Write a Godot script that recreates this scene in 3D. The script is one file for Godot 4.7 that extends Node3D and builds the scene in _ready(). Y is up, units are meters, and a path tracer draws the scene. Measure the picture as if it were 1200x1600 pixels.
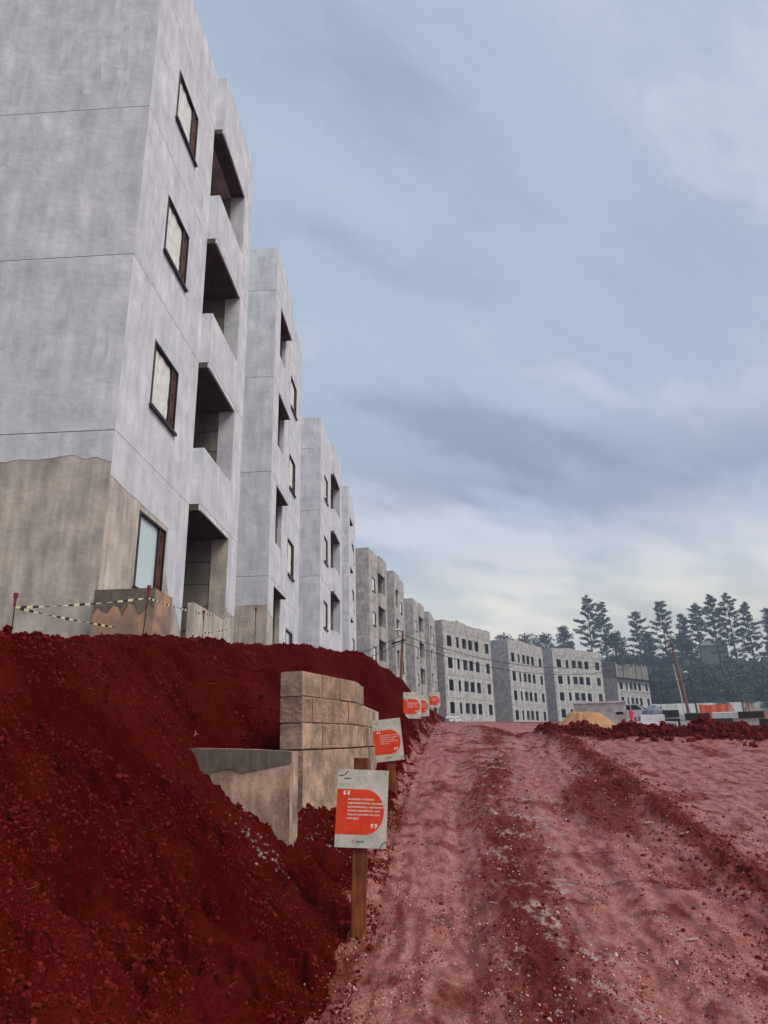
extends Node3D
# A street of concrete apartment blocks under construction above a red earth bank, overcast evening sky.

const S := 2.73                      # storey height of every block
var used := {}
var M := {}                          # materials
var rng := RandomNumberGenerator.new()
var na := FastNoiseLite.new()
var nb := FastNoiseLite.new()
var nc := FastNoiseLite.new()
var nd := FastNoiseLite.new()

# ------------------------------------------------------------------ mesh builder
class MB:
	var v := PackedVector3Array()
	var n := PackedVector3Array()
	var c := PackedColorArray()
	var col := Color(1, 1, 1)
	var tinted := false
	func tri(a: Vector3, b: Vector3, d: Vector3) -> void:
		var nn := (b - a).cross(d - a).normalized()
		v.append(a); v.append(d); v.append(b)
		for i in 3: n.append(nn)
		if tinted:
			for i in 3: c.append(col)
	func quad(a: Vector3, b: Vector3, d: Vector3, e: Vector3) -> void:
		var nn := (b - a).cross(e - a)
		if nn.length_squared() < 1e-14: nn = (d - b).cross(e - b)
		nn = nn.normalized()
		for p in [a, d, b, a, e, d]: v.append(p)
		for i in 6: n.append(nn)
		if tinted:
			for i in 6: c.append(col)
	func box(p: Vector3, q: Vector3) -> void:
		hexa([Vector3(p.x, p.y, p.z), Vector3(q.x, p.y, p.z), Vector3(q.x, p.y, q.z), Vector3(p.x, p.y, q.z),
			Vector3(p.x, q.y, p.z), Vector3(q.x, q.y, p.z), Vector3(q.x, q.y, q.z), Vector3(p.x, q.y, q.z)])
	func hexa(k: Array) -> void:     # bottom ring 0-3 and top ring 4-7, clockwise seen from above with x right and z down
		quad(k[0], k[1], k[2], k[3]); quad(k[7], k[6], k[5], k[4])
		quad(k[3], k[2], k[6], k[7]); quad(k[2], k[1], k[5], k[6])
		quad(k[1], k[0], k[4], k[5]); quad(k[0], k[3], k[7], k[4])
	func obox(o: Vector3, b: Basis, h: Vector3) -> void:
		var k := []
		for s in [[-1, -1, -1], [1, -1, -1], [1, -1, 1], [-1, -1, 1], [-1, 1, -1], [1, 1, -1], [1, 1, 1], [-1, 1, 1]]:
			k.append(o + b * Vector3(s[0] * h.x, s[1] * h.y, s[2] * h.z))
		hexa(k)
	func chamfer(o: Vector3, b: Basis, h: Vector3, e: float) -> void:   # a box whose long edges along local x are chamfered
		var prof := [Vector2(-h.y + e, -h.z), Vector2(h.y - e, -h.z), Vector2(h.y, -h.z + e), Vector2(h.y, h.z - e), Vector2(h.y - e, h.z), Vector2(-h.y + e, h.z), Vector2(-h.y, h.z - e), Vector2(-h.y, -h.z + e)]
		var lo := []
		var hi := []
		for p in prof:
			lo.append(o + b * Vector3(-h.x, p.x, p.y)); hi.append(o + b * Vector3(h.x, p.x, p.y))
		for i in 8:
			var j := (i + 1) % 8
			quad(lo[i], lo[j], hi[j], hi[i])
		for i in range(1, 7):
			tri(lo[0], lo[i + 1], lo[i]); tri(hi[0], hi[i], hi[i + 1])
	func slab(poly: PackedVector2Array, o: Vector3, ax: Vector3, ay: Vector3, th: float) -> void:   # a flat outline given thickness along ax x ay
		var out := ax.cross(ay).normalized() * th
		var idx := Geometry2D.triangulate_polygon(poly)
		var turn := 0.0
		for i in poly.size():
			var p: Vector2 = poly[i]
			var q: Vector2 = poly[(i + 1) % poly.size()]
			turn += p.x * q.y - q.x * p.y
		for i in range(0, idx.size(), 3):
			var t := []
			for j in 3: t.append(poly[idx[i + j]])
			if (t[1] - t[0]).cross(t[2] - t[0]) < 0.0: t = [t[0], t[2], t[1]]
			var a: Vector3 = o + ax * t[0].x + ay * t[0].y
			var b: Vector3 = o + ax * t[1].x + ay * t[1].y
			var d: Vector3 = o + ax * t[2].x + ay * t[2].y
			tri(a + out, b + out, d + out)
			tri(a, d, b)
		for i in poly.size():
			var p: Vector2 = poly[i]
			var q: Vector2 = poly[(i + 1) % poly.size()]
			if turn < 0.0:
				var w := p; p = q; q = w
			var a: Vector3 = o + ax * p.x + ay * p.y
			var b: Vector3 = o + ax * q.x + ay * q.y
			quad(a, b, b + out, a + out)
	func tube(pts: Array, rad: Array, sides := 8) -> void:
		var rings := []
		var dirs := []
		for i in pts.size():
			var d: Vector3 = (pts[min(i + 1, pts.size() - 1)] - pts[max(i - 1, 0)]).normalized()
			var s := d.cross(Vector3(0.31, 0.11, 0.94)).normalized()
			var t := d.cross(s).normalized()
			var ring := []
			var dr := []
			for k in sides:
				var an := TAU * k / sides
				var e := s * cos(an) + t * sin(an)
				dr.append(e); ring.append(pts[i] + e * rad[i])
			rings.append(ring); dirs.append(dr)
		for i in pts.size() - 1:
			for k in sides:
				var l := (k + 1) % sides
				for q in [[i, k], [i + 1, l], [i, l], [i, k], [i + 1, k], [i + 1, l]]:
					v.append(rings[q[0]][q[1]]); n.append(dirs[q[0]][q[1]])
					if tinted: c.append(col)
		for k in range(1, sides - 1):
			tri(rings[0][0], rings[0][k + 1], rings[0][k])
			tri(rings[-1][0], rings[-1][k], rings[-1][k + 1])
	func mesh(m: Material) -> ArrayMesh:
		var a := []
		a.resize(Mesh.ARRAY_MAX)
		a[Mesh.ARRAY_VERTEX] = v; a[Mesh.ARRAY_NORMAL] = n
		if tinted: a[Mesh.ARRAY_COLOR] = c
		var r := ArrayMesh.new()
		r.add_surface_from_arrays(Mesh.PRIMITIVE_TRIANGLES, a)
		r.surface_set_material(0, m)
		return r

# ------------------------------------------------------------------ scene helpers
func numbered(called: String) -> String:
	if not used.has(called):
		used[called] = 0
		return called
	used[called] += 1
	return "%s_%03d" % [called, used[called]]
func tag(o: Node, label: String, category: String, group := "", kind := "") -> Node:
	o.set_meta("label", label)
	if category: o.set_meta("category", category)
	if group: o.set_meta("group", group)
	if kind: o.set_meta("kind", kind)
	return o
func thing(called: String, at: Vector3, turn: float, label: String, category: String, group := "") -> Node3D:
	var o := Node3D.new()
	o.name = numbered(called)
	add_child(o)
	o.position = at; o.rotation.y = turn
	tag(o, label, category, group)
	return o
func part(called: String, m: Mesh, parent: Node, at := Vector3.ZERO) -> MeshInstance3D:
	var o := MeshInstance3D.new()
	o.name = called if parent != self else numbered(called)
	o.mesh = m
	o.position = at
	parent.add_child(o, true)
	return o
func built(called: String, b: MB, m: Material, parent: Node, at := Vector3.ZERO) -> MeshInstance3D:
	return part(called, b.mesh(m), parent, at)
func struct(o: Node) -> void:
	o.set_meta("kind", "structure")
func lin(r: float, g: float, b: float) -> Color:
	return Color(r, g, b).linear_to_srgb()
func flat(c: Color, rough := 0.9, metal := 0.0) -> StandardMaterial3D:
	var m := StandardMaterial3D.new()
	m.albedo_color = c; m.roughness = rough; m.metallic = metal
	return m
func noise(f: float, oct := 4, sd := 1, kind := FastNoiseLite.TYPE_SIMPLEX_SMOOTH) -> FastNoiseLite:
	var n := FastNoiseLite.new()
	n.noise_type = kind; n.frequency = f; n.seed = sd
	n.fractal_type = FastNoiseLite.FRACTAL_FBM; n.fractal_octaves = oct
	return n
func bytes(n: FastNoiseLite, w: int, h: int, full: int) -> PackedByteArray:    # a tiling noise of w x h, stretched to a square
	var im := n.get_seamless_image(w, h)
	im.convert(Image.FORMAT_L8)
	if w != full or h != full: im.resize(full, full, Image.INTERPOLATE_CUBIC)
	return im.get_data()
func ss(a: float, b: float, x: float) -> float:
	return smoothstep(a, b, x)
func curve(t: Array, x: float) -> float:
	if x <= t[0][0]: return t[0][1]
	for i in range(1, t.size()):
		if x <= t[i][0]:
			var w: float = (x - t[i - 1][0]) / (t[i][0] - t[i - 1][0])
			return lerpf(t[i - 1][1], t[i][1], w)
	return t[-1][1]

# a texture from several stretched noises: colours are what the surface is made of (trowelled lime wash, raw concrete, wood)
func pattern(full: int, layers: Array, dark: Color, pale: Color, warm: Color) -> ImageTexture:
	var maps := []
	for l in layers: maps.append(bytes(l[0], l[1], l[2], full))
	var out := PackedByteArray()
	out.resize(full * full * 3)
	var k := 0
	for i in full * full:
		var t := 0.5
		for j in maps.size():
			var x: float = maps[j][i] / 255.0 - 0.5
			t += layers[j][3] * x
		var w: float = clampf((maps[0][i] / 255.0 - 0.5) * 1.6 + 0.3, 0.0, 1.0)
		t = clampf(t, 0.0, 1.0)
		out[k] = int(255.0 * clampf(lerpf(dark.r, pale.r, t) + (warm.r) * w, 0, 1))
		out[k + 1] = int(255.0 * clampf(lerpf(dark.g, pale.g, t) + (warm.g) * w, 0, 1))
		out[k + 2] = int(255.0 * clampf(lerpf(dark.b, pale.b, t) + (warm.b) * w, 0, 1))
		k += 3
	var im := Image.create_from_data(full, full, false, Image.FORMAT_RGB8, out)
	im.generate_mipmaps()
	return ImageTexture.create_from_image(im)
func coated(tex: Texture2D, metres: float, shift: Vector3, rough: float, bump: Texture2D = null, depth := 0.0) -> StandardMaterial3D:
	var m := StandardMaterial3D.new()
	m.albedo_texture = tex; m.roughness = rough
	m.uv1_triplanar = true; m.uv1_triplanar_sharpness = 8.0
	m.uv1_scale = Vector3.ONE / metres; m.uv1_offset = shift
	if bump:
		m.normal_enabled = true; m.normal_texture = bump; m.normal_scale = depth
	return m

func make_materials() -> void:
	var C := FastNoiseLite.TYPE_CELLULAR
	var patch := noise(0.012, 2, 7, C)
	patch.cellular_return_type = FastNoiseLite.RETURN_CELL_VALUE
	patch.domain_warp_enabled = true; patch.domain_warp_amplitude = 40.0
	# trowelled lime wash: tall overlapping strokes, blotches, fine drag marks
	var lime := pattern(1024, [[noise(0.005, 4, 3), 1024, 1024, 0.55], [noise(0.03, 4, 11), 1024, 80, 0.20], [noise(0.014, 4, 21), 1024, 220, 0.5], [noise(0.012, 4, 31), 300, 1024, 0.13], [noise(0.07, 4, 41), 1024, 500, 0.12], [patch, 1024, 300, 0.2]],
		Color(0.715, 0.735, 0.765), Color(0.925, 0.94, 0.965), Color(0.012, 0.004, -0.01))
	var raw := pattern(1024, [[noise(0.005, 4, 5), 1024, 1024, 0.7], [noise(0.02, 4, 15), 1024, 110, 0.7], [noise(0.05, 4, 25), 1024, 1024, 0.16], [noise(0.012, 3, 35), 1024, 300, 0.5]],
		Color(0.61, 0.585, 0.55), Color(0.82, 0.795, 0.76), Color(0.02, 0.008, -0.01))
	var aged := pattern(1024, [[noise(0.005, 4, 6), 1024, 1024, 0.7], [noise(0.025, 4, 16), 1024, 120, 0.55], [noise(0.06, 4, 26), 1024, 1024, 0.3], [noise(0.01, 3, 36), 260, 1024, 0.35]],
		Color(0.53, 0.525, 0.515), Color(0.80, 0.795, 0.785), Color(0.02, 0.01, 0.0))
	var grain := noise(0.05, 5, 51).get_seamless_image(512, 512)
	grain.bump_map_to_normal_map(3.0)
	grain.generate_mipmaps()
	var gt := ImageTexture.create_from_image(grain)
	for k in 3:
		M["lime%d" % k] = coated(lime, 4.3, Vector3(0.13 + 0.37 * k, 0.21 + 0.29 * k, 0.4 + 0.41 * k), 0.85, gt, 0.18)
		M["aged%d" % k] = coated(aged, 5.1, Vector3(0.3 + 0.31 * k, 0.11 + 0.43 * k, 0.2 + 0.37 * k), 0.92, gt, 0.3)
	M.raw = coated(raw, 3.1, Vector3(0.2, 0.37, 0.6), 0.92, gt, 0.2)
	M.block = coated(pattern(512, [[noise(0.008, 4, 9), 512, 512, 0.9], [noise(0.03, 4, 19), 512, 300, 0.4], [noise(0.12, 4, 29), 512, 512, 0.45]], Color(0.49, 0.425, 0.365), Color(0.78, 0.695, 0.61), Color(0.05, 0.01, -0.015)), 1.1, Vector3(0.1, 0.2, 0.3), 0.95, gt, 0.5)
	M.block_b = coated(M.block.albedo_texture, 1.1, Vector3(0.63, 0.5, 0.1), 0.95, gt, 0.9)
	M.block_b.albedo_color = Color(0.93, 0.90, 0.88)
	M.mortar = coated(raw, 0.7, Vector3(0.4, 0.1, 0.9), 0.95, gt, 0.9)
	M.wood = coated(pattern(512, [[noise(0.01, 3, 8), 512, 512, 0.3], [noise(0.05, 4, 18), 512, 24, 0.9], [noise(0.09, 3, 28), 512, 60, 0.4]], Color(0.27, 0.11, 0.05), Color(0.62, 0.34, 0.17), Color(0.04, 0.0, -0.01)), 0.6, Vector3(0.3, 0.3, 0.1), 0.8, gt, 0.4)
	M.old_wood = coated(M.wood.albedo_texture, 1.4, Vector3(0.1, 0.6, 0.2), 0.9)
	M.old_wood = flat(Color(0.50, 0.36, 0.29), 0.9)
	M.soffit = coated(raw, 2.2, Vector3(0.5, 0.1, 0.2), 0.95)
	M.soffit.albedo_color = Color(0.42, 0.40, 0.42)  # raw concrete darkened: the shade under the slab is put into the colour
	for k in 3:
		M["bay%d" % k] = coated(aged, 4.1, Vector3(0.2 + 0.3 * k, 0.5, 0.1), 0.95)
		M["bay%d" % k].albedo_color = Color(0.74, 0.71, 0.69)  # loggia walls tinted darker, the shade of the recess painted in
		M["patch%d" % k] = coated(lime, 2.3, Vector3(0.7 + 0.3 * k, 0.2, 0.6), 0.85)
		M["patch%d" % k].albedo_color = [Color(0.99, 0.99, 0.995), Color(1, 1, 1), Color(0.99, 0.988, 0.98)][k]
	M.frame = flat(Color(0.09, 0.085, 0.085), 0.5)
	M.board = coated(M.wood.albedo_texture, 0.7, Vector3(0.7, 0.1, 0.5), 0.75)
	M.board.albedo_color = Color(0.80, 0.76, 0.74)
	M.sheet = coated(pattern(256, [[noise(0.02, 3, 12), 256, 256, 0.6], [noise(0.05, 4, 22), 256, 80, 0.4]], Color(0.84, 0.85, 0.83), Color(0.98, 0.98, 0.96), Color(0, 0, 0)), 0.9, Vector3.ZERO, 0.5, gt, 0.25)
	M.pane = flat(Color(0.78, 0.86, 0.86), 0.12)
	M.inside = flat(Color(0.30, 0.285, 0.27), 0.95)  # interior surfaces, the dark of the rooms put into their colour
	M.white = coated(pattern(256, [[noise(0.012, 4, 81), 256, 256, 0.9], [noise(0.06, 4, 82), 256, 256, 0.5]], Color(0.70, 0.70, 0.65), Color(0.85, 0.86, 0.82), Color(0.03, -0.01, -0.02)), 0.4, Vector3(0.3, 0.1, 0.2), 0.5)
	M.orange = coated(pattern(256, [[noise(0.012, 4, 83), 256, 256, 0.9], [noise(0.05, 4, 84), 256, 256, 0.5]], Color(0.84, 0.22, 0.08), Color(0.95, 0.30, 0.11), Color(0, 0, 0)), 0.4, Vector3(0.6, 0.4, 0.2), 0.5)
	M.print_white = flat(Color(0.93, 0.90, 0.86), 0.5)
	M.print_dark = flat(Color(0.16, 0.19, 0.19), 0.5)
	M.print_pink = flat(Color(0.88, 0.50, 0.50), 0.5)
	M.red = flat(Color(0.50, 0.06, 0.09), 0.6)
	M.rod = flat(Color(0.20, 0.13, 0.11), 0.7)
	M.tape_y = flat(Color(0.83, 0.80, 0.66), 0.5)
	M.tape_k = flat(Color(0.12, 0.11, 0.10), 0.5)
	M.steel = flat(Color(0.35, 0.36, 0.37), 0.5, 0.6)
	M.black = flat(Color(0.07, 0.07, 0.075), 0.6)
	M.kerb = coated(raw, 1.7, Vector3(0.5, 0.2, 0.1), 0.9)
	M.kerb.albedo_texture = lime; M.kerb.albedo_color = Color(0.93, 0.94, 0.93)
	M.plaster = coated(lime, 3.0, Vector3(0.9, 0.1, 0.3), 0.9)
	M.plaster.albedo_color = Color(0.93, 0.92, 0.90)
	M.form = coated(aged, 2.0, Vector3(0.1, 0.8, 0.3), 0.95)
	M.form.albedo_color = Color(0.74, 0.72, 0.70)
	var soil := StandardMaterial3D.new()
	soil.vertex_color_use_as_albedo = true; soil.roughness = 0.93; soil.metallic_specular = 0.06
	soil.uv1_triplanar = true; soil.uv1_world_triplanar = true; soil.uv1_scale = Vector3.ONE / 0.55
	soil.albedo_texture = pattern(512, [[noise(0.03, 5, 61), 512, 512, 0.7], [noise(0.12, 4, 62), 512, 512, 1.3]], Color(0.50, 0.50, 0.50), Color(1.0, 1.0, 1.0), Color(0, 0, 0))
	var sn := noise(0.06, 5, 71).get_seamless_image(512, 512)
	sn.bump_map_to_normal_map(7.0)
	sn.generate_mipmaps()
	soil.normal_enabled = true; soil.normal_texture = ImageTexture.create_from_image(sn); soil.normal_scale = 1.0
	M.soil = soil
	var wet := soil.duplicate()
	wet.roughness = 0.56; wet.normal_scale = 0.9; wet.metallic_specular = 0.35
	M.wet = wet
	M.clod = StandardMaterial3D.new()
	M.clod.vertex_color_use_as_albedo = true; M.clod.roughness = 0.95; M.clod.metallic_specular = 0.06
	M.leaf = StandardMaterial3D.new()
	M.leaf.vertex_color_use_as_albedo = true; M.leaf.roughness = 0.8; M.leaf.backlight = Color(0.25, 0.28, 0.18)
	M.bark = flat(Color(0.24, 0.19, 0.16), 0.95)
	M.net = flat(Color(0.90, 0.42, 0.25), 0.7)
	M.sand = coated(pattern(256, [[noise(0.02, 4, 63), 256, 256, 0.7], [noise(0.1, 4, 64), 256, 256, 0.5]], Color(0.58, 0.42, 0.28), Color(0.76, 0.58, 0.40), Color(0, 0, 0)), 2.0, Vector3.ZERO, 0.95)

# ------------------------------------------------------------------ lie of the land
var EDGE := [[-30.0, -3.0], [0.0, -1.1], [2.5, -0.58], [3.6, -0.36], [4.4, -0.24], [6.6, -0.07], [9.7, 0.25], [12.0, 0.53], [20.0, 1.4], [60.0, 4.6], [72.0, 6.0], [90.0, 8.6], [130.0, 30.0], [200.0, 60.0]]
var FLATS := [[-30.0, 1.5], [0.0, 1.9], [3.0, 2.1], [6.5, 2.50], [8.0, 2.72], [10.0, 2.88], [12.5, 3.0], [15.0, 2.94], [20.0, 2.66], [27.0, 2.6], [40.0, 3.2], [53.0, 3.75], [90.0, 3.9], [150.0, 4.4], [152.0, 5.9], [175.0, 8.5], [232.0, 18.0], [300.0, 20.0], [900.0, 20.0]]
var ROAD := [[-40.0, -2.0], [-5.0, -0.75], [0.0, -0.1], [11.0, 1.495], [12.2, 1.66], [13.2, 1.77], [14.4, 1.84], [16.0, 1.89], [88.0, 3.75], [150.0, 4.4], [152.0, 5.9], [175.0, 8.5], [232.0, 18.0], [300.0, 20.0], [900.0, 20.0]]
var RIGHT := [[-40.0, -2.0], [-5.0, -0.75], [0.0, -0.1], [10.6, 1.43], [11.6, 1.53], [12.8, 1.58], [33.0, 1.62], [70.0, 2.9], [85.0, 3.45], [150.0, 4.4], [152.0, 5.9], [175.0, 8.5], [232.0, 18.0], [300.0, 20.0], [900.0, 20.0]]
var WALL := [Vector2(-0.68, -5.66), Vector2(-0.31, -6.8), Vector2(-0.12, -9.3)]
func edge_x(d: float) -> float: return curve(EDGE, d)
func ridge_x(d: float) -> float:          # the line of churned earth between the two lanes
	return curve([[0.0, 1.9], [3.0, 2.15], [5.0, 2.36], [8.0, 2.55], [12.0, 2.75], [20.0, 3.6]], d)
func wall_side(x: float, z: float) -> float:   # metres to the left of the block wall, for its stretch only
	if z > -5.75 or z < -9.6: return -1.0
	var w := (-z - 5.66) / 1.14
	var wx := lerpf(-0.68, -0.31, w) if z > -6.8 else lerpf(-0.31, -0.12, (-z - 6.8) / 2.5)
	return wx - x - 0.1
func mound(x: float, z: float) -> float:
	var t := clampf((x - 2.7) / 5.4, 0.0, 1.0)
	var mz := lerpf(-13.1, -9.6, t)
	var dz := (z - mz) / (0.42 + 0.16 * na.get_noise_1d(x * 31.0 + 400.0))
	if absf(dz) > 3.0 or x < 2.2 or x > 11.0: return 0.0
	return (0.20 + 0.10 * na.get_noise_1d(x * 55.0)) * exp(-dz * dz) * ss(2.3, 3.2, x)
func ground(x: float, z: float, fine := true) -> float:
	var d := -z
	var side := ss(0.10, 0.24, x / maxf(d, 1.0)) * ss(8.0, 13.0, d)
	var y := lerpf(curve(ROAD, d), curve(RIGHT, d), side)
	var e := edge_x(d)
	var t := e - x
	var near := ss(70.0, 22.0, sqrt(x * x + z * z))
	if t > -0.6:
		var steep := lerpf(1.0, 2.3, ss(8.5, 12.0, d))
		var q := maxf(t + 0.12 * na.get_noise_2d(x * 22.0, z * 22.0), 0.0)
		var rise := (0.5 * q + 0.19 * q * q) * steep
		var top := curve(FLATS, d)
		var h := y + rise
		var k := 0.22
		var bl := clampf(0.5 + 0.5 * (top - h) / k, 0.0, 1.0)
		h = lerpf(top, h, bl) - k * bl * (1.0 - bl)
		y = maxf(h, y) if d < 90.0 else y
	if fine and near > 0.0:
		var s := wall_side(x, z)
		if s > 0.0 and s < 1.6:
			y = maxf(y, lerpf(y, 2.02 + 0.3 * s, ss(5.85, 6.9, d) * ss(1.6, 0.7, s) * ss(0.0, 0.12, s)))
		var bank := ss(-0.25, 0.15, t)
		var big := na.get_noise_2d(x * 9.0, z * 9.0)
		var mid := nb.get_noise_2d(x * 40.0, z * 40.0)
		var r := x - ridge_x(d)
		var loose := maxf(bank, maxf(exp(-r * r / 0.07) * ss(20.0, 12.0, d), 0.0))
		if d < 16.0:
			loose = maxf(loose, churn(x, z) * 0.6)
			var small := nc.get_noise_2d(x * 130.0, z * 130.0)
			y += small * lerpf(0.005, 0.024, loose) + (1.0 - loose) * 0.012 * nb.get_noise_2d((x - e) * 150.0, z * 9.0)
			if loose > 0.2:
				y -= 0.05 * loose * nd.get_noise_2d(x * 105.0 + 9.0 * mid, z * 105.0) + 0.036 * loose * nd.get_noise_2d(x * 250.0, z * 250.0 + 20.0 * mid)
				y -= 0.07 * bank * ss(0.16, 0.42, nb.get_noise_2d(x * 75.0 + 31.0, z * 90.0)) + 0.04 * bank * ss(0.1, 0.4, nc.get_noise_2d(x * 90.0 + 15.0, z * 140.0))
			else: y -= 0.007 * nd.get_noise_2d(x * 210.0 + 9.0 * mid, z * 150.0)
		y += mid * lerpf(0.009, 0.06, loose) * near + big * lerpf(0.018, 0.08, bank) * near
		if d < 20.0 and bank < 0.5:
			y += 0.055 * exp(-r * r / 0.03) * ss(20.0, 14.0, d) * (0.75 + 0.5 * big)
			# wheel ruts
			for o in [0.62, 1.62]:
				var u: float = x - edge_x(d) - o + 0.06 * na.get_noise_1d(z * 14.0 + o * 50.0)
				y -= 0.04 * exp(-u * u / 0.016)
			y += mound(x, z) * (1.0 + 0.8 * mid)
	return y
func churn(x: float, z: float) -> float:       # where wheels have torn the crust of the road
	var u := x - edge_x(-z)
	var a := exp(-pow((u - 1.02 + 0.14 * na.get_noise_1d(z * 17.0)) / 0.26, 2.0))
	var w := nb.get_noise_2d(u * 16.0 + 50.0, z * 5.0)
	return clampf(a * ss(-0.35, 0.15, w) + 0.9 * ss(0.16, 0.38, nb.get_noise_2d(u * 11.0, z * 3.6 + 90.0)), 0.0, 1.0)

func make_ground() -> void:
	# one polar sheet: fine steps near by, coarse far away; its cells are dealt out to road, bank, mound, hill and ground
	var rs := []
	var r := 0.4
	while r < 950.0:
		rs.append(r)
		r += maxf(0.010, 0.0030 * r) if r > 2.6 and r < 15.0 else (0.15 if r < 2.6 else (0.011 * r if r < 60.0 else 0.03 * r))
	var az := []
	var a := -PI
	while a < PI - 0.001:
		az.append(a)
		a += 0.0026 if absf(a) < 0.62 else 0.07
	var nr := rs.size()
	var ncol := az.size()
	print("ground grid ", nr, " x ", ncol)
	var P := PackedVector3Array()
	P.resize(nr * ncol)
	var Cc := PackedColorArray()
	Cc.resize(nr * ncol)
	var kind := PackedByteArray()
	kind.resize(nr * ncol)
	for i in nr:
		for j in ncol:
			var x: float = rs[i] * sin(az[j])
			var z: float = -rs[i] * cos(az[j])
			var k := i * ncol + j
			P[k] = Vector3(x, ground(x, z), z)
			var s := soil_colour(x, z)
			Cc[k] = s[0]; kind[k] = s[1]
	var N := PackedVector3Array()
	N.resize(nr * ncol)
	for i in nr:
		for j in ncol:
			var k := i * ncol + j
			var up := mini(i + 1, nr - 1) * ncol + j
			var dn := maxi(i - 1, 0) * ncol + j
			var rt := i * ncol + (j + 1) % ncol
			var lf := i * ncol + (j + ncol - 1) % ncol
			N[k] = (P[rt] - P[lf]).cross(P[up] - P[dn]).normalized()
			if N[k].y < 0.0: N[k] = -N[k]
	var names := ["dirt_road", "earth_bank", "earth_mound", "ground", "hill", "dirt_road"]
	var mats := [M.soil, M.soil, M.soil, M.soil, M.soil, M.wet]
	var ids := []
	for q in 6: ids.append(PackedInt32Array())
	for i in nr - 1:
		for j in ncol:
			var l := (j + 1) % ncol
			var p := i * ncol + j
			var q := i * ncol + l
			var s := (i + 1) * ncol + l
			var t := (i + 1) * ncol + j
			ids[kind[p]].append_array(PackedInt32Array([p, t, s, p, s, q]))
	var cap := PackedInt32Array()
	for j in range(1, ncol - 1): cap.append_array(PackedInt32Array([0, j, j + 1]))
	ids[0].append_array(cap)
	var road: ArrayMesh = null
	for q in [0, 1, 2, 3, 4, 5]:
		var idx: PackedInt32Array = ids[q]
		if idx.is_empty(): continue
		var remap := {}
		var v := PackedVector3Array()
		var n := PackedVector3Array()
		var c := PackedColorArray()
		var out := PackedInt32Array()
		out.resize(idx.size())
		for i in idx.size():
			var w := idx[i]
			if not remap.has(w):
				remap[w] = v.size()
				v.append(P[w]); n.append(N[w]); c.append(Cc[w])
			out[i] = remap[w]
		var arr := []
		arr.resize(Mesh.ARRAY_MAX)
		arr[Mesh.ARRAY_VERTEX] = v; arr[Mesh.ARRAY_NORMAL] = n; arr[Mesh.ARRAY_COLOR] = c; arr[Mesh.ARRAY_INDEX] = out
		if q == 5 and road:
			road.add_surface_from_arrays(Mesh.PRIMITIVE_TRIANGLES, arr)
			road.surface_set_material(1, mats[5])
			continue
		var m := ArrayMesh.new()
		m.add_surface_from_arrays(Mesh.PRIMITIVE_TRIANGLES, arr)
		m.surface_set_material(0, mats[q])
		if q == 0: road = m
		var o := part(names[q], m, self)
		struct(o)

var BANK := Color(0.096, 0.0066, 0.0058)
var CRUST := Color(0.53, 0.155, 0.137)
var TORN := Color(0.135, 0.020, 0.017)
func soil_colour(x: float, z: float) -> Array:
	var d := -z
	var r := sqrt(x * x + z * z)
	var t := edge_x(d) - x
	if r > 152.0: return [Color(0.035, 0.052, 0.022).lerp(Color(0.08, 0.085, 0.04), 0.5 + 0.5 * na.get_noise_2d(x, z)), 4]
	if r > 70.0:
		if d > 145.0 or d < 0.0: return [Color(0.26, 0.19, 0.13), 3]
		return [Color(0.42, 0.16, 0.14).lerp(Color(0.25, 0.17, 0.12), ss(70.0, 110.0, r)), 3]
	var f := nb.get_noise_2d(x * 60.0 + 9.0, z * 60.0)
	var g := na.get_noise_2d(x * 20.0, z * 20.0 + 70.0)
	if t > 0.03 + 0.16 * f:
		var c := BANK.lerp(Color(0.142, 0.0125, 0.0098), clampf(0.35 + 1.1 * g + 0.9 * f, 0.0, 1.0))
		if d < 3.2: c = c.lerp(Color(0.19, 0.018, 0.012), 0.5 * clampf(0.5 + g, 0.0, 1.0))
		return [c, 1]
	if mound(x, z) > 0.035: return [Color(0.105, 0.019, 0.017).lerp(TORN, clampf(0.4 + g + f, 0.0, 1.0)), 2]
	var rr := x - ridge_x(d)
	var torn := clampf(churn(x, z) * ss(24.0, 12.0, d) + exp(-rr * rr / 0.04) * ss(22.0, 13.0, d) * (1.0 + 0.8 * f), 0.0, 1.0)
	torn = maxf(torn, ss(0.14, 0.42, f + 0.5 * g) * 0.55)
	var sp := nc.get_noise_2d((x - edge_x(d)) * 330.0, z * 130.0)
	var lane := ss(0.15, 0.6, rr + 0.2 * g)
	var c := CRUST.lerp(Color(0.55, 0.185, 0.170), lane * clampf(0.6 + g, 0.0, 1.0))
	c = c.lerp(Color(0.58, 0.205, 0.18), clampf(0.25 + 1.4 * g, 0.0, 1.0) * 0.5)
	var str := nb.get_noise_2d((x - edge_x(d)) * 230.0, z * 14.0 + 8.0)
	c = c.lerp(Color(0.68, 0.33, 0.30), 0.55 * ss(0.12, 0.26, 0.8 * sp + 0.6 * str) * ss(40.0, 14.0, d))
	c = c.lerp(Color(0.19, 0.034, 0.029), 0.6 * ss(0.12, 0.26, -0.8 * sp - 0.6 * str) * ss(40.0, 14.0, d))
	# lime and mortar spilt along the track
	var u := x - edge_x(d)
	var lime := exp(-pow((u - 1.2 - 0.1 * g) / 0.34, 2.0)) * ss(0.10, 0.30, nb.get_noise_2d(x * 85.0 + 33.0, z * 60.0)) * ss(-0.05, 0.22, nc.get_noise_2d(x * 420.0, z * 330.0)) * ss(16.0, 10.0, d)
	c = c.lerp(TORN, torn * 0.85)
	c = c.lerp(Color(0.66, 0.52, 0.46), lime * 0.85)
	if torn < 0.5: return [c, 5]
	return [c, 0]

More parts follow.
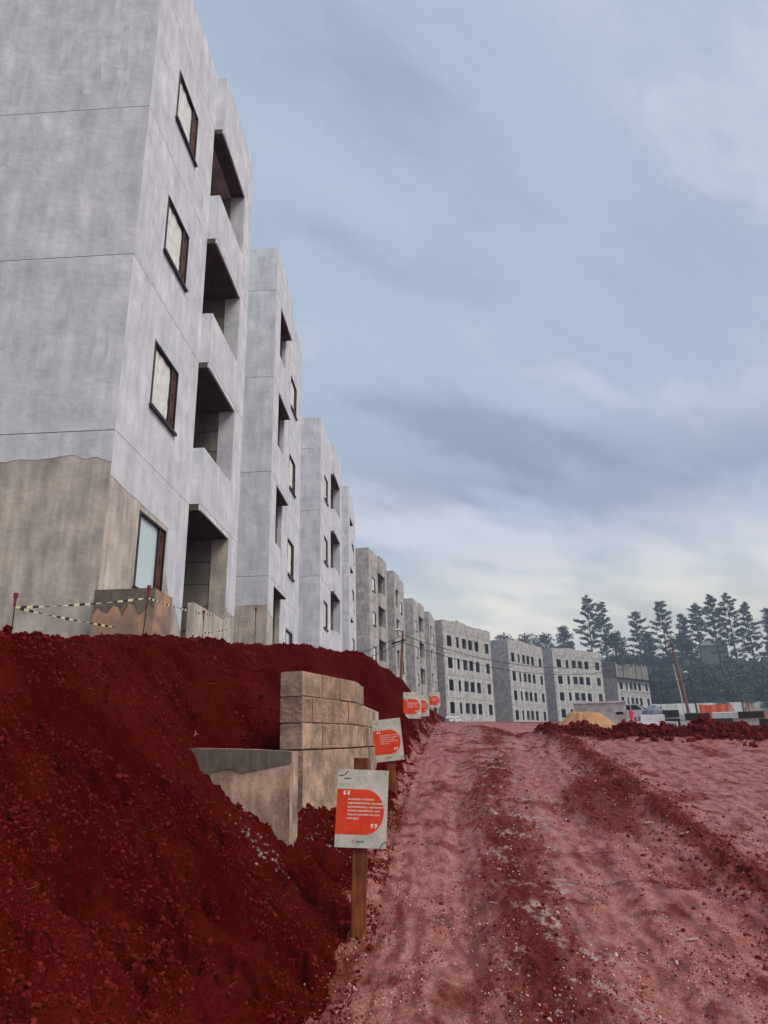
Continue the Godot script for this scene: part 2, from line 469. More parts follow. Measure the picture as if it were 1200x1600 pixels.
func clod_mesh(sd: int) -> ArrayMesh:
	var f := (1.0 + sqrt(5.0)) / 2.0
	var pts := []
	for s in [[-1, f, 0], [1, f, 0], [-1, -f, 0], [1, -f, 0], [0, -1, f], [0, 1, f], [0, -1, -f], [0, 1, -f], [f, 0, -1], [f, 0, 1], [-f, 0, -1], [-f, 0, 1]]:
		pts.append(Vector3(s[0], s[1], s[2]).normalized())
	var faces := [[0, 11, 5], [0, 5, 1], [0, 1, 7], [0, 7, 10], [0, 10, 11], [1, 5, 9], [5, 11, 4], [11, 10, 2], [10, 7, 6], [7, 1, 8], [3, 9, 4], [3, 4, 2], [3, 2, 6], [3, 6, 8], [3, 8, 9], [4, 9, 5], [2, 4, 11], [6, 2, 10], [8, 6, 7], [9, 8, 1]]
	var n := noise(0.9, 2, sd)
	var b := MB.new()
	var bump := func(p: Vector3) -> Vector3:
		var q := p * (1.0 + 0.55 * n.get_noise_3dv(p * 1.3))
		return Vector3(q.x, q.y * 0.72, q.z)
	for t in faces:
		var a: Vector3 = pts[t[0]]
		var c: Vector3 = pts[t[1]]
		var d: Vector3 = pts[t[2]]
		var ab := ((a + c) / 2.0).normalized()
		var cd := ((c + d) / 2.0).normalized()
		var da := ((d + a) / 2.0).normalized()
		for q in [[a, ab, da], [ab, c, cd], [da, cd, d], [ab, cd, da]]:
			b.tri(bump.call(q[0]), bump.call(q[1]), bump.call(q[2]))
	return b.mesh(M.clod)
func scatter(called: String, label: String, category: String, mesh: Mesh, spots: Array) -> void:   # spots: [Transform3D, Color]
	var mm := MultiMesh.new()
	mm.transform_format = MultiMesh.TRANSFORM_3D
	mm.use_colors = true
	mm.mesh = mesh
	mm.instance_count = spots.size()
	for i in spots.size():
		mm.set_instance_transform(i, spots[i][0])
		mm.set_instance_color(i, spots[i][1])
	var o := MultiMeshInstance3D.new()
	o.name = numbered(called)
	o.multimesh = mm
	add_child(o)
	tag(o, label, category, "", "stuff")
func tumbled(p: Vector3, s: float) -> Transform3D:
	var b := Basis.from_euler(Vector3(rng.randf() * TAU, rng.randf() * TAU, rng.randf() * TAU)).scaled(Vector3.ONE * s)
	return Transform3D(b, p)
func make_clods() -> void:
	var meshes := [clod_mesh(1), clod_mesh(2), clod_mesh(3)]
	var lots := [[], [], []]
	# on the bank
	for i in 200000:
		var d := lerpf(2.2, 15.0, pow(rng.randf(), 1.5))
		var x := edge_x(d) - lerpf(-0.12, 3.6, pow(rng.randf(), 1.1))
		if d > 8.0 and x < -3.2: continue
		if na.get_noise_2d(x * 40.0, d * 40.0) < -0.22 + 0.3 * rng.randf(): continue
		var s := 0.0024 + 0.0095 * pow(rng.randf(), 5.0)
		if rng.randf() < 0.0012: s = rng.randf_range(0.014, 0.03)
		var c := BANK.lerp(Color(0.18, 0.022, 0.018), pow(rng.randf(), 1.5)) * rng.randf_range(0.8, 1.15)
		lots[i % 3].append([tumbled(Vector3(x, ground(x, -d) + s * 0.2, -d), s), c])
	for k in 3: scatter("soil_clods", ["dark red crumbs and clods of loose soil strewn over the bank", "small rounded red clods of soil strewn over the bank", "flattened red lumps of soil strewn over the bank"][k], "soil", meshes[k], lots[k])
	var rl := []
	for i in 15000:
		var d := lerpf(3.0, 16.0, pow(rng.randf(), 1.4))
		var x := ridge_x(d) + rng.randfn(0.0, 0.24)
		if rng.randf() < 0.45:
			x = edge_x(d) + rng.randf_range(0.3, 2.2)
			if churn(x, -d) < 0.35: continue
		elif rng.randf() < 0.12: x = edge_x(d) + rng.randf_range(-0.1, 6.0)
		var s := 0.0025 + 0.016 * pow(rng.randf(), 5.0)
		rl.append([tumbled(Vector3(x, ground(x, -d) + s * 0.2, -d), s), TORN.lerp(Color(0.20, 0.055, 0.045), rng.randf())])
	scatter("mud_clods", "torn dark red mud lumps along the wheel ruts of the road", "soil", meshes[0], rl)
	var cl := []
	for i in 60000:
		var d := lerpf(3.0, 15.0, pow(rng.randf(), 1.7))
		var x := edge_x(d) + rng.randf_range(-0.15, 0.5 + 0.55 * d)
		if nc.get_noise_2d((x - edge_x(d)) * 120.0, d * 30.0) < 0.25 * rng.randf() - 0.1: continue
		var s := 0.0016 + 0.006 * pow(rng.randf(), 3.5)
		var c := TORN.lerp(Color(0.24, 0.07, 0.06), rng.randf()) if rng.randf() < 0.7 else Color(0.62, 0.33, 0.30)
		cl.append([tumbled(Vector3(x, ground(x, -d) + s * 0.2, -d), s), c])
	scatter("road_crumbs", "fine red crumbs of dried mud all over the road", "soil", meshes[2], cl)
	var ml := []
	for i in 2200:
		var t := rng.randf_range(0.0, 1.3)
		var x := 2.7 + 5.4 * t
		var z := lerpf(-13.1, -9.6, t) + rng.randfn(0.0, 0.34)
		var s := 0.012 + 0.06 * pow(rng.randf(), 3.0)
		ml.append([tumbled(Vector3(x, ground(x, z) + s * 0.15, z), s), Color(0.085, 0.015, 0.014).lerp(TORN, rng.randf())])
	scatter("mound_clods", "big dark red clods heaped on the earth mound", "soil", meshes[1], ml)
	# lime and stone chips in the middle of the track
	var wl := []
	for i in 750:
		var d := lerpf(3.2, 14.0, pow(rng.randf(), 1.3))
		var x := edge_x(d) + 1.2 + rng.randfn(0.0, 0.36)
		if rng.randf() < 0.12: x = ridge_x(d) + rng.randfn(0.0, 0.3)
		if nb.get_noise_2d(x * 85.0 + 33.0, -d * 60.0) < 0.06 and rng.randf() < 0.85: continue
		var s := 0.0025 + 0.011 * pow(rng.randf(), 3.0)
		wl.append([tumbled(Vector3(x, ground(x, -d) + s * 0.3, -d), s), Color(0.58, 0.47, 0.42).lerp(Color(0.40, 0.22, 0.19), rng.randf())])
	scatter("stone_chips", "pale lime and stone chips pressed into the road", "gravel", meshes[2], wl)
	var gl := []
	for q in [[-0.82, -4.75, 0.10], [-0.72, -4.66, 0.09], [-0.55, -5.45, 0.14], [-0.45, -5.6, 0.12]]:
		for i in 60:
			var x: float = q[0] + rng.randfn(0.0, q[2])
			var z: float = q[1] + rng.randfn(0.0, q[2] * 0.7)
			var s := 0.003 + 0.008 * pow(rng.randf(), 2.0)
			gl.append([tumbled(Vector3(x, ground(x, z) + s * 0.4, z), s), Color(0.16, 0.15, 0.145).lerp(Color(0.34, 0.28, 0.25), rng.randf())])
	scatter("gravel_spill", "spilt grey gravel beside the concrete slab and wall foot", "gravel", meshes[0], gl)

# ------------------------------------------------------------------ apartment blocks
func P(u: float, v: float, y: float) -> Vector3: return Vector3(v, y, -u)
func ub(b: MB, u0: float, u1: float, v0: float, v1: float, y0: float, y1: float) -> void:
	b.box(P(maxf(u0, u1), minf(v0, v1), y0), P(minf(u0, u1), maxf(v0, v1), y1))
func holed(b: MB, u0: float, u1: float, y0: float, y1: float, vb: float, vf: float, holes: Array) -> void:   # an upright panel along u, pierced by [u0, u1, y0, y1]
	var us := [u0, u1]
	var ys := [y0, y1]
	for h in holes:
		us.append(h[0]); us.append(h[1]); ys.append(h[2]); ys.append(h[3])
	us.sort(); ys.sort()
	var open := func(u: float, y: float) -> bool:
		if u < u0 or u > u1 or y < y0 or y > y1: return true
		for h in holes:
			if u > h[0] and u < h[1] and y > h[2] and y < h[3]: return true
		return false
	for i in us.size() - 1:
		if us[i + 1] - us[i] < 1e-5: continue
		for j in ys.size() - 1:
			if ys[j + 1] - ys[j] < 1e-5: continue
			var a: float = us[i]
			var c: float = us[i + 1]
			var d: float = ys[j]
			var e: float = ys[j + 1]
			var mu := (a + c) / 2.0
			var my := (d + e) / 2.0
			if open.call(mu, my): continue
			b.quad(P(a, vf, d), P(c, vf, d), P(c, vf, e), P(a, vf, e))
			b.quad(P(c, vb, d), P(a, vb, d), P(a, vb, e), P(c, vb, e))
			if i == 0 or open.call((us[i - 1] + a) / 2.0 if us[i - 1] < a - 1e-5 else a - 1e-3, my): b.quad(P(a, vb, d), P(a, vf, d), P(a, vf, e), P(a, vb, e))
			if i == us.size() - 2 or open.call(c + 1e-3, my): b.quad(P(c, vf, d), P(c, vb, d), P(c, vb, e), P(c, vf, e))
			if j == 0 or open.call(mu, d - 1e-3): b.quad(P(a, vb, d), P(c, vb, d), P(c, vf, d), P(a, vf, d))
			if j == ys.size() - 2 or open.call(mu, e + 1e-3): b.quad(P(a, vf, e), P(c, vf, e), P(c, vb, e), P(a, vb, e))

var win_meshes := {}
func make_window(parent: Node, u: float, y: float, flip: bool, kind: String) -> void:
	# an opening 1.05 wide and 1.10 high; local u runs from its near side
	if win_meshes.is_empty():
		var f := MB.new()
		holed(f, 0.0, 1.05, 0.0, 1.10, -0.045, 0.006, [[0.028, 1.022, 0.03, 1.07]])
		var s := MB.new()
		ub(s, -0.02, 1.07, -0.04, 0.05, -0.035, 0.012)
		var w := MB.new()
		ub(w, 0.032, 0.125, -0.075, -0.02, 0.014, 1.068)
		var w2 := MB.new()
		holed(w2, 0.85, 1.018, 0.014, 1.068, -0.07, -0.02, [[0.90, 0.96, 0.12, 0.24], [0.90, 0.96, 0.52, 0.66], [0.90, 0.96, 0.88, 1.0]])
		var st := MB.new()
		ub(st, 0.80, 0.845, -0.07, -0.008, 0.014, 1.068)
		var p := MB.new()          # a creased protective sheet
		var cols := 9
		var rows := 12
		var n := noise(0.12, 3, 77)
		var pt := func(i: int, j: int) -> Vector3:
			return P(0.13 + 0.665 * i / cols, -0.045 + 0.018 * n.get_noise_2d(i * 3.1, j * 2.3), 0.016 + 1.02 * j / rows)
		for i in cols:
			for j in rows: p.quad(pt.call(i, j), pt.call(i + 1, j), pt.call(i + 1, j + 1), pt.call(i, j + 1))
		var pg := MB.new()
		ub(pg, 0.13, 0.798, -0.050, -0.040, 0.016, 1.068)
		var bk := MB.new()
		ub(bk, 0.0, 1.05, -0.16, -0.125, 0.0, 1.10)  # dark plate closing the opening from behind, coloured as the dark interior
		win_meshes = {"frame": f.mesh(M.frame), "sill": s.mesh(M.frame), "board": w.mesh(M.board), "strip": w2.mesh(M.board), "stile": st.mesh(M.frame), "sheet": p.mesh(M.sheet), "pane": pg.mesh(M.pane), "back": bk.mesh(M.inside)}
	var o := part("window", win_meshes.frame, parent, P(u, 0, y))
	part("sill", win_meshes.sill, o)
	part("jamb_board", win_meshes.board, o)
	part("perforated_strip", win_meshes.strip, o)
	part("stile", win_meshes.stile, o)
	part("pane" if kind == "pane" else "protective_sheet", win_meshes.pane if kind == "pane" else win_meshes.sheet, o)
	part("dark_back_plate", win_meshes.back, o)

func h_block(x: float, z: float, heading: float, y0: float, style: String, label: String, coat: bool) -> Node3D:
	var root := thing("apartment_building", Vector3(x, y0, z), -deg_to_rad(heading), label, "building", "apartment blocks along the road")
	var W := 13.85
	var T := 0.12
	var D := 8.0
	var top := 4.0 * S
	var g := 0.006
	for wing in 2:
		var mu := func(u: float) -> float: return u if wing == 0 else W - u
		var span := func(b: MB, a: float, c: float, v0: float, v1: float, ya: float, yb: float) -> void:
			ub(b, mu.call(a), mu.call(c), v0, v1, ya, yb)
		for k in 5:
			var m: Material = M["%s%d" % [style, (k + wing + int(absf(x) * 3.0)) % 3]]
			if k == 0 and coat: m = M.raw
			var ya := k * S + g if k > 0 else -2.2
			var yb := (k + 1) * S - g if k < 4 else top + 1.42
			# front panel with its window
			var b := MB.new()
			var wu: float = 1.0 if wing == 0 else W - 2.05
			var holes := [[wu, wu + 1.05, k * S + 0.87, k * S + 1.97]] if k < 4 else []
			holed(b, minf(mu.call(0.0), mu.call(3.0)), maxf(mu.call(0.0), mu.call(3.0)), ya, yb, -T, 0.0, holes)
			built("front_panel", b, m, root)
			if k < 4: make_window(root, wu, k * S + 0.87, false, "pane" if k == 0 and coat else "sheet")
			b = MB.new()
			span.call(b, 0.0, T, -D, -T, ya, yb)
			built("end_panel", b, m, root)
			b = MB.new()
			span.call(b, 5.45 - T, 5.45, -D, -T, ya, yb)
			built("end_panel", b, m, root)
			b = MB.new()
			span.call(b, 4.78 if k < 4 else 3.0, 5.45, -T, 0.2, ya, yb)
			built("pier" if k < 4 else "parapet", b, m, root)
			if k < 4:
				# balcony front with its return, and the loggia behind
				var p := MB.new()
				var pb := ya if k > 0 else -2.2
				span.call(p, 3.0, 4.78, 0.09, 0.2, pb, k * S + 1.04)
				if k > 0: span.call(p, 3.0, 3.1, 0.0, 0.09, pb, k * S + 1.04)
				built("balcony_front", p, m, root)
				var l := MB.new()
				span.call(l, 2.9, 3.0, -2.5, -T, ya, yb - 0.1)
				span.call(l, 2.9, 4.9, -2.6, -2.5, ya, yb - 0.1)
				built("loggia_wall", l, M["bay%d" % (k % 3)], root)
				for q in 6:
					var lb := MB.new()
					var h := (S - 0.12) / 6.0
					span.call(lb, 4.78 + rng.randf_range(0.0, 0.018), 4.9, -2.5, -T, ya + (0.0 if k > 0 else 2.2) + q * h + 0.012, ya + (0.0 if k > 0 else 2.2) + (q + 1) * h)
					built("formwork_course", lb, [M.bay0, M.bay1, M.bay2][rng.randi() % 3], root)
				var fl := MB.new()
				span.call(fl, 2.9, 4.9, -2.6, -T, ya - 0.12 if k > 0 else -0.1, ya - 2.0 * g if k > 0 else 0.0)
				if k == 0: built("floor_slab", fl, M.aged1, root)
			# slab edge over the opening
				var sl := MB.new()
				span.call(sl, 3.0, 4.78, 0.165, 0.2, yb - 0.1, yb)
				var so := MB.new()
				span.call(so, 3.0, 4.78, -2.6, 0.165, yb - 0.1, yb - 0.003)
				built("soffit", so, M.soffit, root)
				built("balcony_slab", sl, m if k > 0 or not coat else M.lime1, root)
		var rf := MB.new()
		span.call(rf, T, 5.45 - T, -D, -T, top - 0.12, top - 0.02)
		built("roof_slab", rf, M.aged0, root)
		var bw := MB.new()
		span.call(bw, 0.0, 5.45, -D - T, -D, -2.2, top + 1.42)
		built("back_wall", bw, M["%s0" % style], root)
	var cw := MB.new()
	ub(cw, 5.45, 8.4, -3.3, -3.1, -2.2, top + 1.0)
	built("core_wall", cw, M["%s1" % style], root)
	if coat:
		# lime wash over the ground storey, stopping at an uneven lower edge; bare concrete shows below
		var edge := func(a: Array, steps: int, amp: float, sd: int) -> PackedVector2Array:
			var out := PackedVector2Array()
			var n := noise(0.35, 3, sd)
			for i in a.size() - 1:
				for s in steps:
					var t := float(s) / steps
					var p: Vector2 = a[i].lerp(a[i + 1], t)
					out.append(p + Vector2(0, amp * n.get_noise_2d(p.x * 9.0, i * 5.0)))
			out.append(a[-1])
			return out
		var e1: PackedVector2Array = edge.call([Vector2(0.0, 2.10), Vector2(0.98, 2.06), Vector2(2.12, 2.03)], 6, 0.03, 5)
		e1.append_array(edge.call([Vector2(2.13, 1.35), Vector2(2.35, 1.0), Vector2(2.62, 0.93), Vector2(2.99, 0.55)], 5, 0.09, 6))
		e1.append(Vector2(2.99, S - 0.008)); e1.append(Vector2(0.0, S - 0.008))
		var c := MB.new()
		c.slab(e1, P(0, 0, 0), P(1, 0, 0), P(0, 0, 1), 0.004)
		built("lime_wash", c, M.lime2, root)
		var e2: PackedVector2Array = edge.call([Vector2(-7.9, 2.25), Vector2(-1.6, 2.34), Vector2(-0.6, 2.38), Vector2(-0.25, 2.36), Vector2(0.004, 2.28)], 10, 0.05, 8)
		e2.append(Vector2(0.004, S - 0.008)); e2.append(Vector2(-7.9, S - 0.008))
		c = MB.new()
		c.slab(e2, P(0, 0, 0), Vector3(1, 0, 0), Vector3(0, 1, 0), 0.004)
		built("lime_wash", c, M.lime1, root)
		var e3: PackedVector2Array = edge.call([Vector2(-7.9, 1.9), Vector2(-1.0, 2.0), Vector2(0.196, 2.02)], 10, 0.02, 9)
		e3.append(Vector2(0.196, S - 0.008)); e3.append(Vector2(-7.9, S - 0.008))
		c = MB.new()
		c.slab(e3, P(8.4, 0, 0), Vector3(1, 0, 0), Vector3(0, 1, 0), 0.004)
		built("lime_wash", c, M.lime0, root)
		var e4: PackedVector2Array = edge.call([Vector2(10.9, 1.25), Vector2(11.6, 1.06), Vector2(11.76, 2.02), Vector2(12.9, 2.02), Vector2(12.95, 1.2), Vector2(13.85, 0.9)], 5, 0.04, 10)
		e4.append(Vector2(13.85, S - 0.008)); e4.append(Vector2(10.9, S - 0.008))
		c = MB.new()
		c.slab(e4, P(0, 0, 0), P(1, 0, 0), P(0, 0, 1), 0.004)
		built("lime_wash", c, M.lime0, root)
		for q in [[4.79, 5.44, 1.3], [8.41, 9.06, 1.9]]:
			var e5: PackedVector2Array = edge.call([Vector2(q[0], q[2]), Vector2(q[1], q[2] - 0.1)], 8, 0.1, 12)
			e5.append(Vector2(q[1], S - 0.008)); e5.append(Vector2(q[0], S - 0.008))
			c = MB.new()
			c.slab(e5, P(0, 0.2, 0), P(1, 0, 0), P(0, 0, 1), 0.004)
			built("lime_wash", c, M.lime2, root)
		# trowelled patches of lime wash over the storeys above
		for i in 64:
			var wide := rng.randf_range(0.08, 0.34)
			var tall := rng.randf_range(0.25, 1.1)
			var poly := PackedVector2Array()
			for q in 14:
				var t := TAU * q / 14.0
				var rr := 1.0 + 0.28 * rng.randf()
				poly.append(Vector2(signf(cos(t)) * pow(absf(cos(t)), 0.6) * wide * rr * 0.5, signf(sin(t)) * pow(absf(sin(t)), 0.6) * tall * rr * 0.5))
			c = MB.new()
			var yy := rng.randf_range(S + 0.7, 4.0 * S + 0.7)
			var ph := fposmod(yy, S)
			if ph < tall * 0.65 + 0.05 or ph > S - tall * 0.65 - 0.05: continue
			if i % 3 > 0:
				c.slab(poly, P(0.0, -rng.randf_range(0.3, 3.2), yy), Vector3(1, 0, 0), Vector3(0, 1, 0), 0.0006 + 0.00002 * i)
			else:
				var uu: float = [rng.randf_range(0.3, 0.75), rng.randf_range(2.35, 2.75)][i % 2]
				c.slab(poly, P(uu, 0, yy), P(1, 0, 0), P(0, 0, 1), 0.0006 + 0.00002 * i)
			built("trowel_patch", c, M["patch%d" % (i % 3)], root)
	return root

# a block seen from its long side: a row of six openings on each of four storeys
func row_block(x: float, z: float, heading: float, y0: float, label: String, storeys: int) -> Node3D:
	var root := thing("apartment_building", Vector3(x, y0, z), -deg_to_rad(heading), label, "building", "bare concrete blocks at the bend of the road")
	var W := 13.9
	var cols := [[1.0, 1.2], [3.5, 0.7], [5.15, 1.25], [6.9, 1.25], [8.8, 1.15], [12.0, 1.15]]
	var rough := noise(0.3, 3, int(x * 7.0))
	for k in storeys + 1:
		var m: Material = M["aged%d" % ((k + int(x)) % 3)]
		var ya := k * S + 0.01 if k > 0 else -2.0
		var yb := (k + 1) * S - 0.01
		var holes := []
		if k < storeys:
			for c in cols: holes.append([c[0], c[0] + c[1], k * S + 0.85, k * S + 2.2])
		var b := MB.new()
		if k < storeys:
			holed(b, 0.0, W, ya, yb, -0.14, 0.0, holes)
			built("front_panel", b, m, root)
			b = MB.new()
			ub(b, 0.0, 0.14, -9.0, -0.14, ya, yb)
			built("end_panel", b, m, root)
			b = MB.new()
			ub(b, W - 0.14, W, -9.0, -0.14, ya, yb)
			built("end_panel", b, m, root)
			b = MB.new()
			ub(b, 0.14, W - 0.14, -9.0, -0.14, (k + 1) * S - 0.14, (k + 1) * S - 0.02)
			built("floor_slab", b, M.aged0, root)
			# the rooms behind, closed by a cross wall; two of the bays stand open to a shallow stair hall
			b = MB.new()
			ub(b, 0.14, 4.9, -3.2, -3.1, ya, yb - 0.14)
			ub(b, 4.9, 8.4, -0.75, -0.65, ya, yb - 0.14)
			ub(b, 8.4, W - 0.14, -3.2, -3.1, ya, yb - 0.14)
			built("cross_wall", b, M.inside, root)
			for c in cols:
				var f := MB.new()
				holed(f, c[0], c[0] + c[1], k * S + 0.85, k * S + 2.2, -0.1, -0.05, [[c[0] + 0.05, c[0] + c[1] - 0.05, k * S + 0.9, k * S + 2.15]])
				built("window_frame", f, M.frame if c[0] < 5.0 or c[0] > 8.0 else M.aged2, root)
			# pale plaster runs beside the openings
			if k < storeys - 1 or storeys < 4:
				for c in cols:
					for s in [c[0] - rng.randf_range(0.32, 0.42), c[0] + c[1] + 0.05]:
						var e := MB.new()
						var poly := PackedVector2Array()
						var w := rng.randf_range(0.2, 0.34)
						var lo := ya + (rng.randf_range(0.0, 0.3) if k > 0 else 2.0)
						var hi := yb - rng.randf_range(0.02, 0.3)
						for i in 9: poly.append(Vector2(s + 0.05 * rough.get_noise_2d(i * 3.0, s * 9.0), lerpf(lo, hi, i / 8.0)))
						for i in 9: poly.append(Vector2(s + w + 0.06 * rough.get_noise_2d(i * 3.0 + 40.0, s * 9.0), lerpf(hi, lo, i / 8.0)))
						e.slab(poly, P(0, 0, 0), P(1, 0, 0), P(0, 0, 1), 0.006)
						built("plaster_run", e, M.plaster, root)
		else:
			# parapet with a broken top line
			var poly := PackedVector2Array([Vector2(0, ya)])
			poly.append(Vector2(W, ya))
			for i in 13:
				var u := W * (1.0 - i / 12.0)
				poly.append(Vector2(u, storeys * S + 1.32 + 0.08 * rough.get_noise_2d(i * 4.0, 2.0) + (0.18 if u > 3.0 and u < 6.0 else 0.0)))
			b.slab(poly, P(0, -0.14, 0), P(1, 0, 0), P(0, 0, 1), 0.14)
			built("parapet", b, m, root)
			b = MB.new()
			ub(b, 0.0, 0.14, -9.0, -0.15, ya, storeys * S + 1.3)
			built("parapet", b, m, root)
			b = MB.new()
			ub(b, W - 0.14, W, -9.0, -0.15, ya, storeys * S + 1.3)
			built("parapet", b, m, root)
	var bw := MB.new()
	ub(bw, 0.0, W, -9.14, -9.0, -2.0, storeys * S + 1.2)
	built("back_wall", bw, M.aged1, root)
	return root

func unfinished_block() -> void:
	var x := 41.6
	var z := -130.6
	var root := row_block(x, z, 43.0, 3.55, "unfinished lower block with ragged formwork panels along its top", 3)
	for c in root.get_children():
		if c.name.begins_with("parapet"): c.free()
	var W := 13.9
	for side in 3:
		for i in (10 if side == 0 else 7):
			var b := MB.new()
			var h := rng.randf_range(2.3, 2.95)
			if side == 0: ub(b, i * 1.39 + 0.02, i * 1.39 + 1.37, -0.05, rng.randf_range(0.06, 0.16), 3 * S + 0.16, 3 * S + h)
			else:
				var u0 := 0.0 if side == 1 else W - 0.2
				ub(b, u0 - 0.06, u0 + 0.16, -0.1 - i * 1.25 - 1.2, -0.12 - i * 1.25, 3 * S + 0.16, 3 * S + h)
			built("formwork_panel", b, M.form, root)
			if side == 0 and i % 2 == 0:
				var s := MB.new()
				ub(s, i * 1.39 - 0.06, i * 1.39 + 0.06, 0.18, 0.3, 3 * S + 0.16, 3 * S + h + 0.35)
				built("formwork_stud", s, M.plaster if i % 4 == 0 else M.form, root)
	var p := MB.new()
	ub(p, -1.0, W + 2.6, 0.02, 0.9, 3 * S + 0.02, 3 * S + 0.12)
	built("scaffold_plank", p, M.black, root)
	for u in [W + 2.4]:
		var t := MB.new()
		t.tube([P(u, 0.8, -0.5), P(u, 0.8, 3 * S + 3.2)], [0.06, 0.06], 6)
		built("scaffold_pole", t, M.steel, root)
	for i in 9:
		var t := MB.new()
		t.tube([P(1.0 + i * 1.45, 0.02, 2 * S + 0.3), P(1.0 + i * 1.45, 0.75, 2 * S + 0.55)], [0.05, 0.05], 5)
		built("bracket", t, M.steel, root)

# ------------------------------------------------------------------ block wall, slab, box
func block_wall() -> void:
	var root := thing("block_wall", Vector3(-0.68, 1.0, -5.66), 0.0, "low retaining wall of hollow concrete blocks bending beside the signs", "wall")
	var o := Vector3(-0.68, 1.0, -5.66)
	var segs := [[Vector3(-0.68, 0, -5.66), Vector3(-0.31, 0, -6.8)], [Vector3(-0.31, 0, -6.8), Vector3(-0.12, 0, -9.3)]]
	for si in 2:
		var a: Vector3 = segs[si][0] - Vector3(o.x, 0, o.z)
		var e: Vector3 = segs[si][1] - Vector3(o.x, 0, o.z)
		var dir := (e - a).normalized()
		var out := dir.cross(Vector3.UP).normalized()      # towards the road
		var len := (e - a).length()
		var basis := Basis(dir, Vector3.UP, out)
		# mortar core and the footing beam under it
		var core := MB.new()
		core.obox((a + e) / 2.0 - out * 0.095 + Vector3(0, (0.855 if si == 0 else 0.78), 0), basis, Vector3(len / 2.0 - 0.03, 0.292 if si == 0 else 0.19, 0.084))
		built("mortar", core, M.mortar, root)
		var foot := MB.new()
		foot.obox((a + e) / 2.0 - out * 0.085 + Vector3(0, 0.21, 0), basis, Vector3(len / 2.0 + (0.0 if si == 0 else 0.0), 0.345, 0.10))
		built("footing_beam", foot, M.block, root)
		for row in 3:
			var yb := 0.567 + row * 0.2
			var s := 0.0 if row % 2 == 0 else -0.2
			if si == 1: s = -0.1 if row % 2 == 0 else 0.0
			while s < len - 0.05:
				var s0 := maxf(s, 0.0)
				var s1 := minf(s + 0.39, len)
				if si == 1 and row == 2 and s0 > 0.45: break
				if si == 1 and row == 1 and s0 > 1.6: break
				if s1 - s0 > 0.06:
					var b := MB.new()
					var jit := rng.randf_range(-0.004, 0.006)
					b.chamfer(a + dir * ((s0 + s1) / 2.0 + 0.002) + out * (jit - 0.095) + Vector3(0, yb + 0.0945, 0), basis, Vector3((s1 - s0) / 2.0 - 0.003, 0.0945, 0.095), 0.004)
					built("block", b, M.block if rng.randf() < 0.6 else M.block_b, root)
				s += 0.40
	# the block end facing down the road
func concrete_slab() -> void:
	var root := thing("concrete_slab", Vector3(-1.05, 0.4, -5.25), deg_to_rad(-11.0), "upright concrete slab half buried in the red bank beside the block wall", "slab")
	var b := MB.new()
	b.slab(PackedVector2Array([Vector2(-0.62, 0.0), Vector2(0.38, 0.0), Vector2(0.405, 0.6), Vector2(0.40, 1.155), Vector2(0.1, 1.175), Vector2(-0.62, 1.205)]), Vector3(0, 0, -0.04), Vector3.RIGHT, Vector3.UP, 0.17)
	built("slab_face", b, M.stained, root)
	var c := MB.new()
	c.slab(PackedVector2Array([Vector2(-0.63, 1.207), Vector2(0.1, 1.177), Vector2(0.412, 1.157), Vector2(0.41, 1.08), Vector2(0.22, 1.05), Vector2(0.05, 1.02), Vector2(-0.05, 1.055), Vector2(-0.16, 1.03), Vector2(-0.24, 0.955), Vector2(-0.36, 0.97), Vector2(-0.45, 0.90), Vector2(-0.62, 0.92)]), Vector3(0, 0, 0.13), Vector3.RIGHT, Vector3.UP, 0.004)
	built("damp_stain", c, M.damp, root)
func concrete_box() -> void:
	var root := thing("concrete_box", Vector3(-3.42, 2.5, -8.06), deg_to_rad(-2.7), "low rendered concrete box standing at the corner of the nearest block", "box")
	var b := MB.new()
	b.box(Vector3(0.0, 0, -0.6), Vector3(0.72, 0.88, 0.0))
	built("box_body", b, M.render, root)
	var c := MB.new()
	var poly := PackedVector2Array([Vector2(-0.004, 0.884), Vector2(0.724, 0.884)])
	var n := noise(0.5, 3, 4)
	for i in 13: poly.append(Vector2(0.724 - 0.728 * i / 12.0, 0.64 + 0.14 * n.get_noise_1d(i * 2.6)))
	c.slab(poly, Vector3(0, 0, 0.0), Vector3.RIGHT, Vector3.UP, 0.004)
	built("damp_stain", c, M.damp, root)

# ------------------------------------------------------------------ signs
func letters(t: String, size: float, m: Material) -> TextMesh:
	var f := SystemFont.new()
	f.font_names = PackedStringArray(["Droid Sans"])
	f.font_weight = 600
	var k := TextMesh.new()
	k.text = t; k.font = f; k.font_size = 32; k.pixel_size = size / 32.0; k.depth = 0.0006; k.curve_step = 3.0
	k.horizontal_alignment = HORIZONTAL_ALIGNMENT_LEFT
	k.vertical_alignment = VERTICAL_ALIGNMENT_CENTER
	k.material = m
	return k
func arc(o: Vector2, r0: float, r1: float, a0: float, a1: float, steps := 10) -> PackedVector2Array:
	var p := PackedVector2Array()
	for i in steps + 1: p.append(o + Vector2.from_angle(lerpf(a0, a1, float(i) / steps)) * r1)
	if r0 <= 0.0: p.append(o)
	else:
		for i in steps + 1: p.append(o + Vector2.from_angle(lerpf(a1, a0, float(i) / steps)) * r0)
	return p
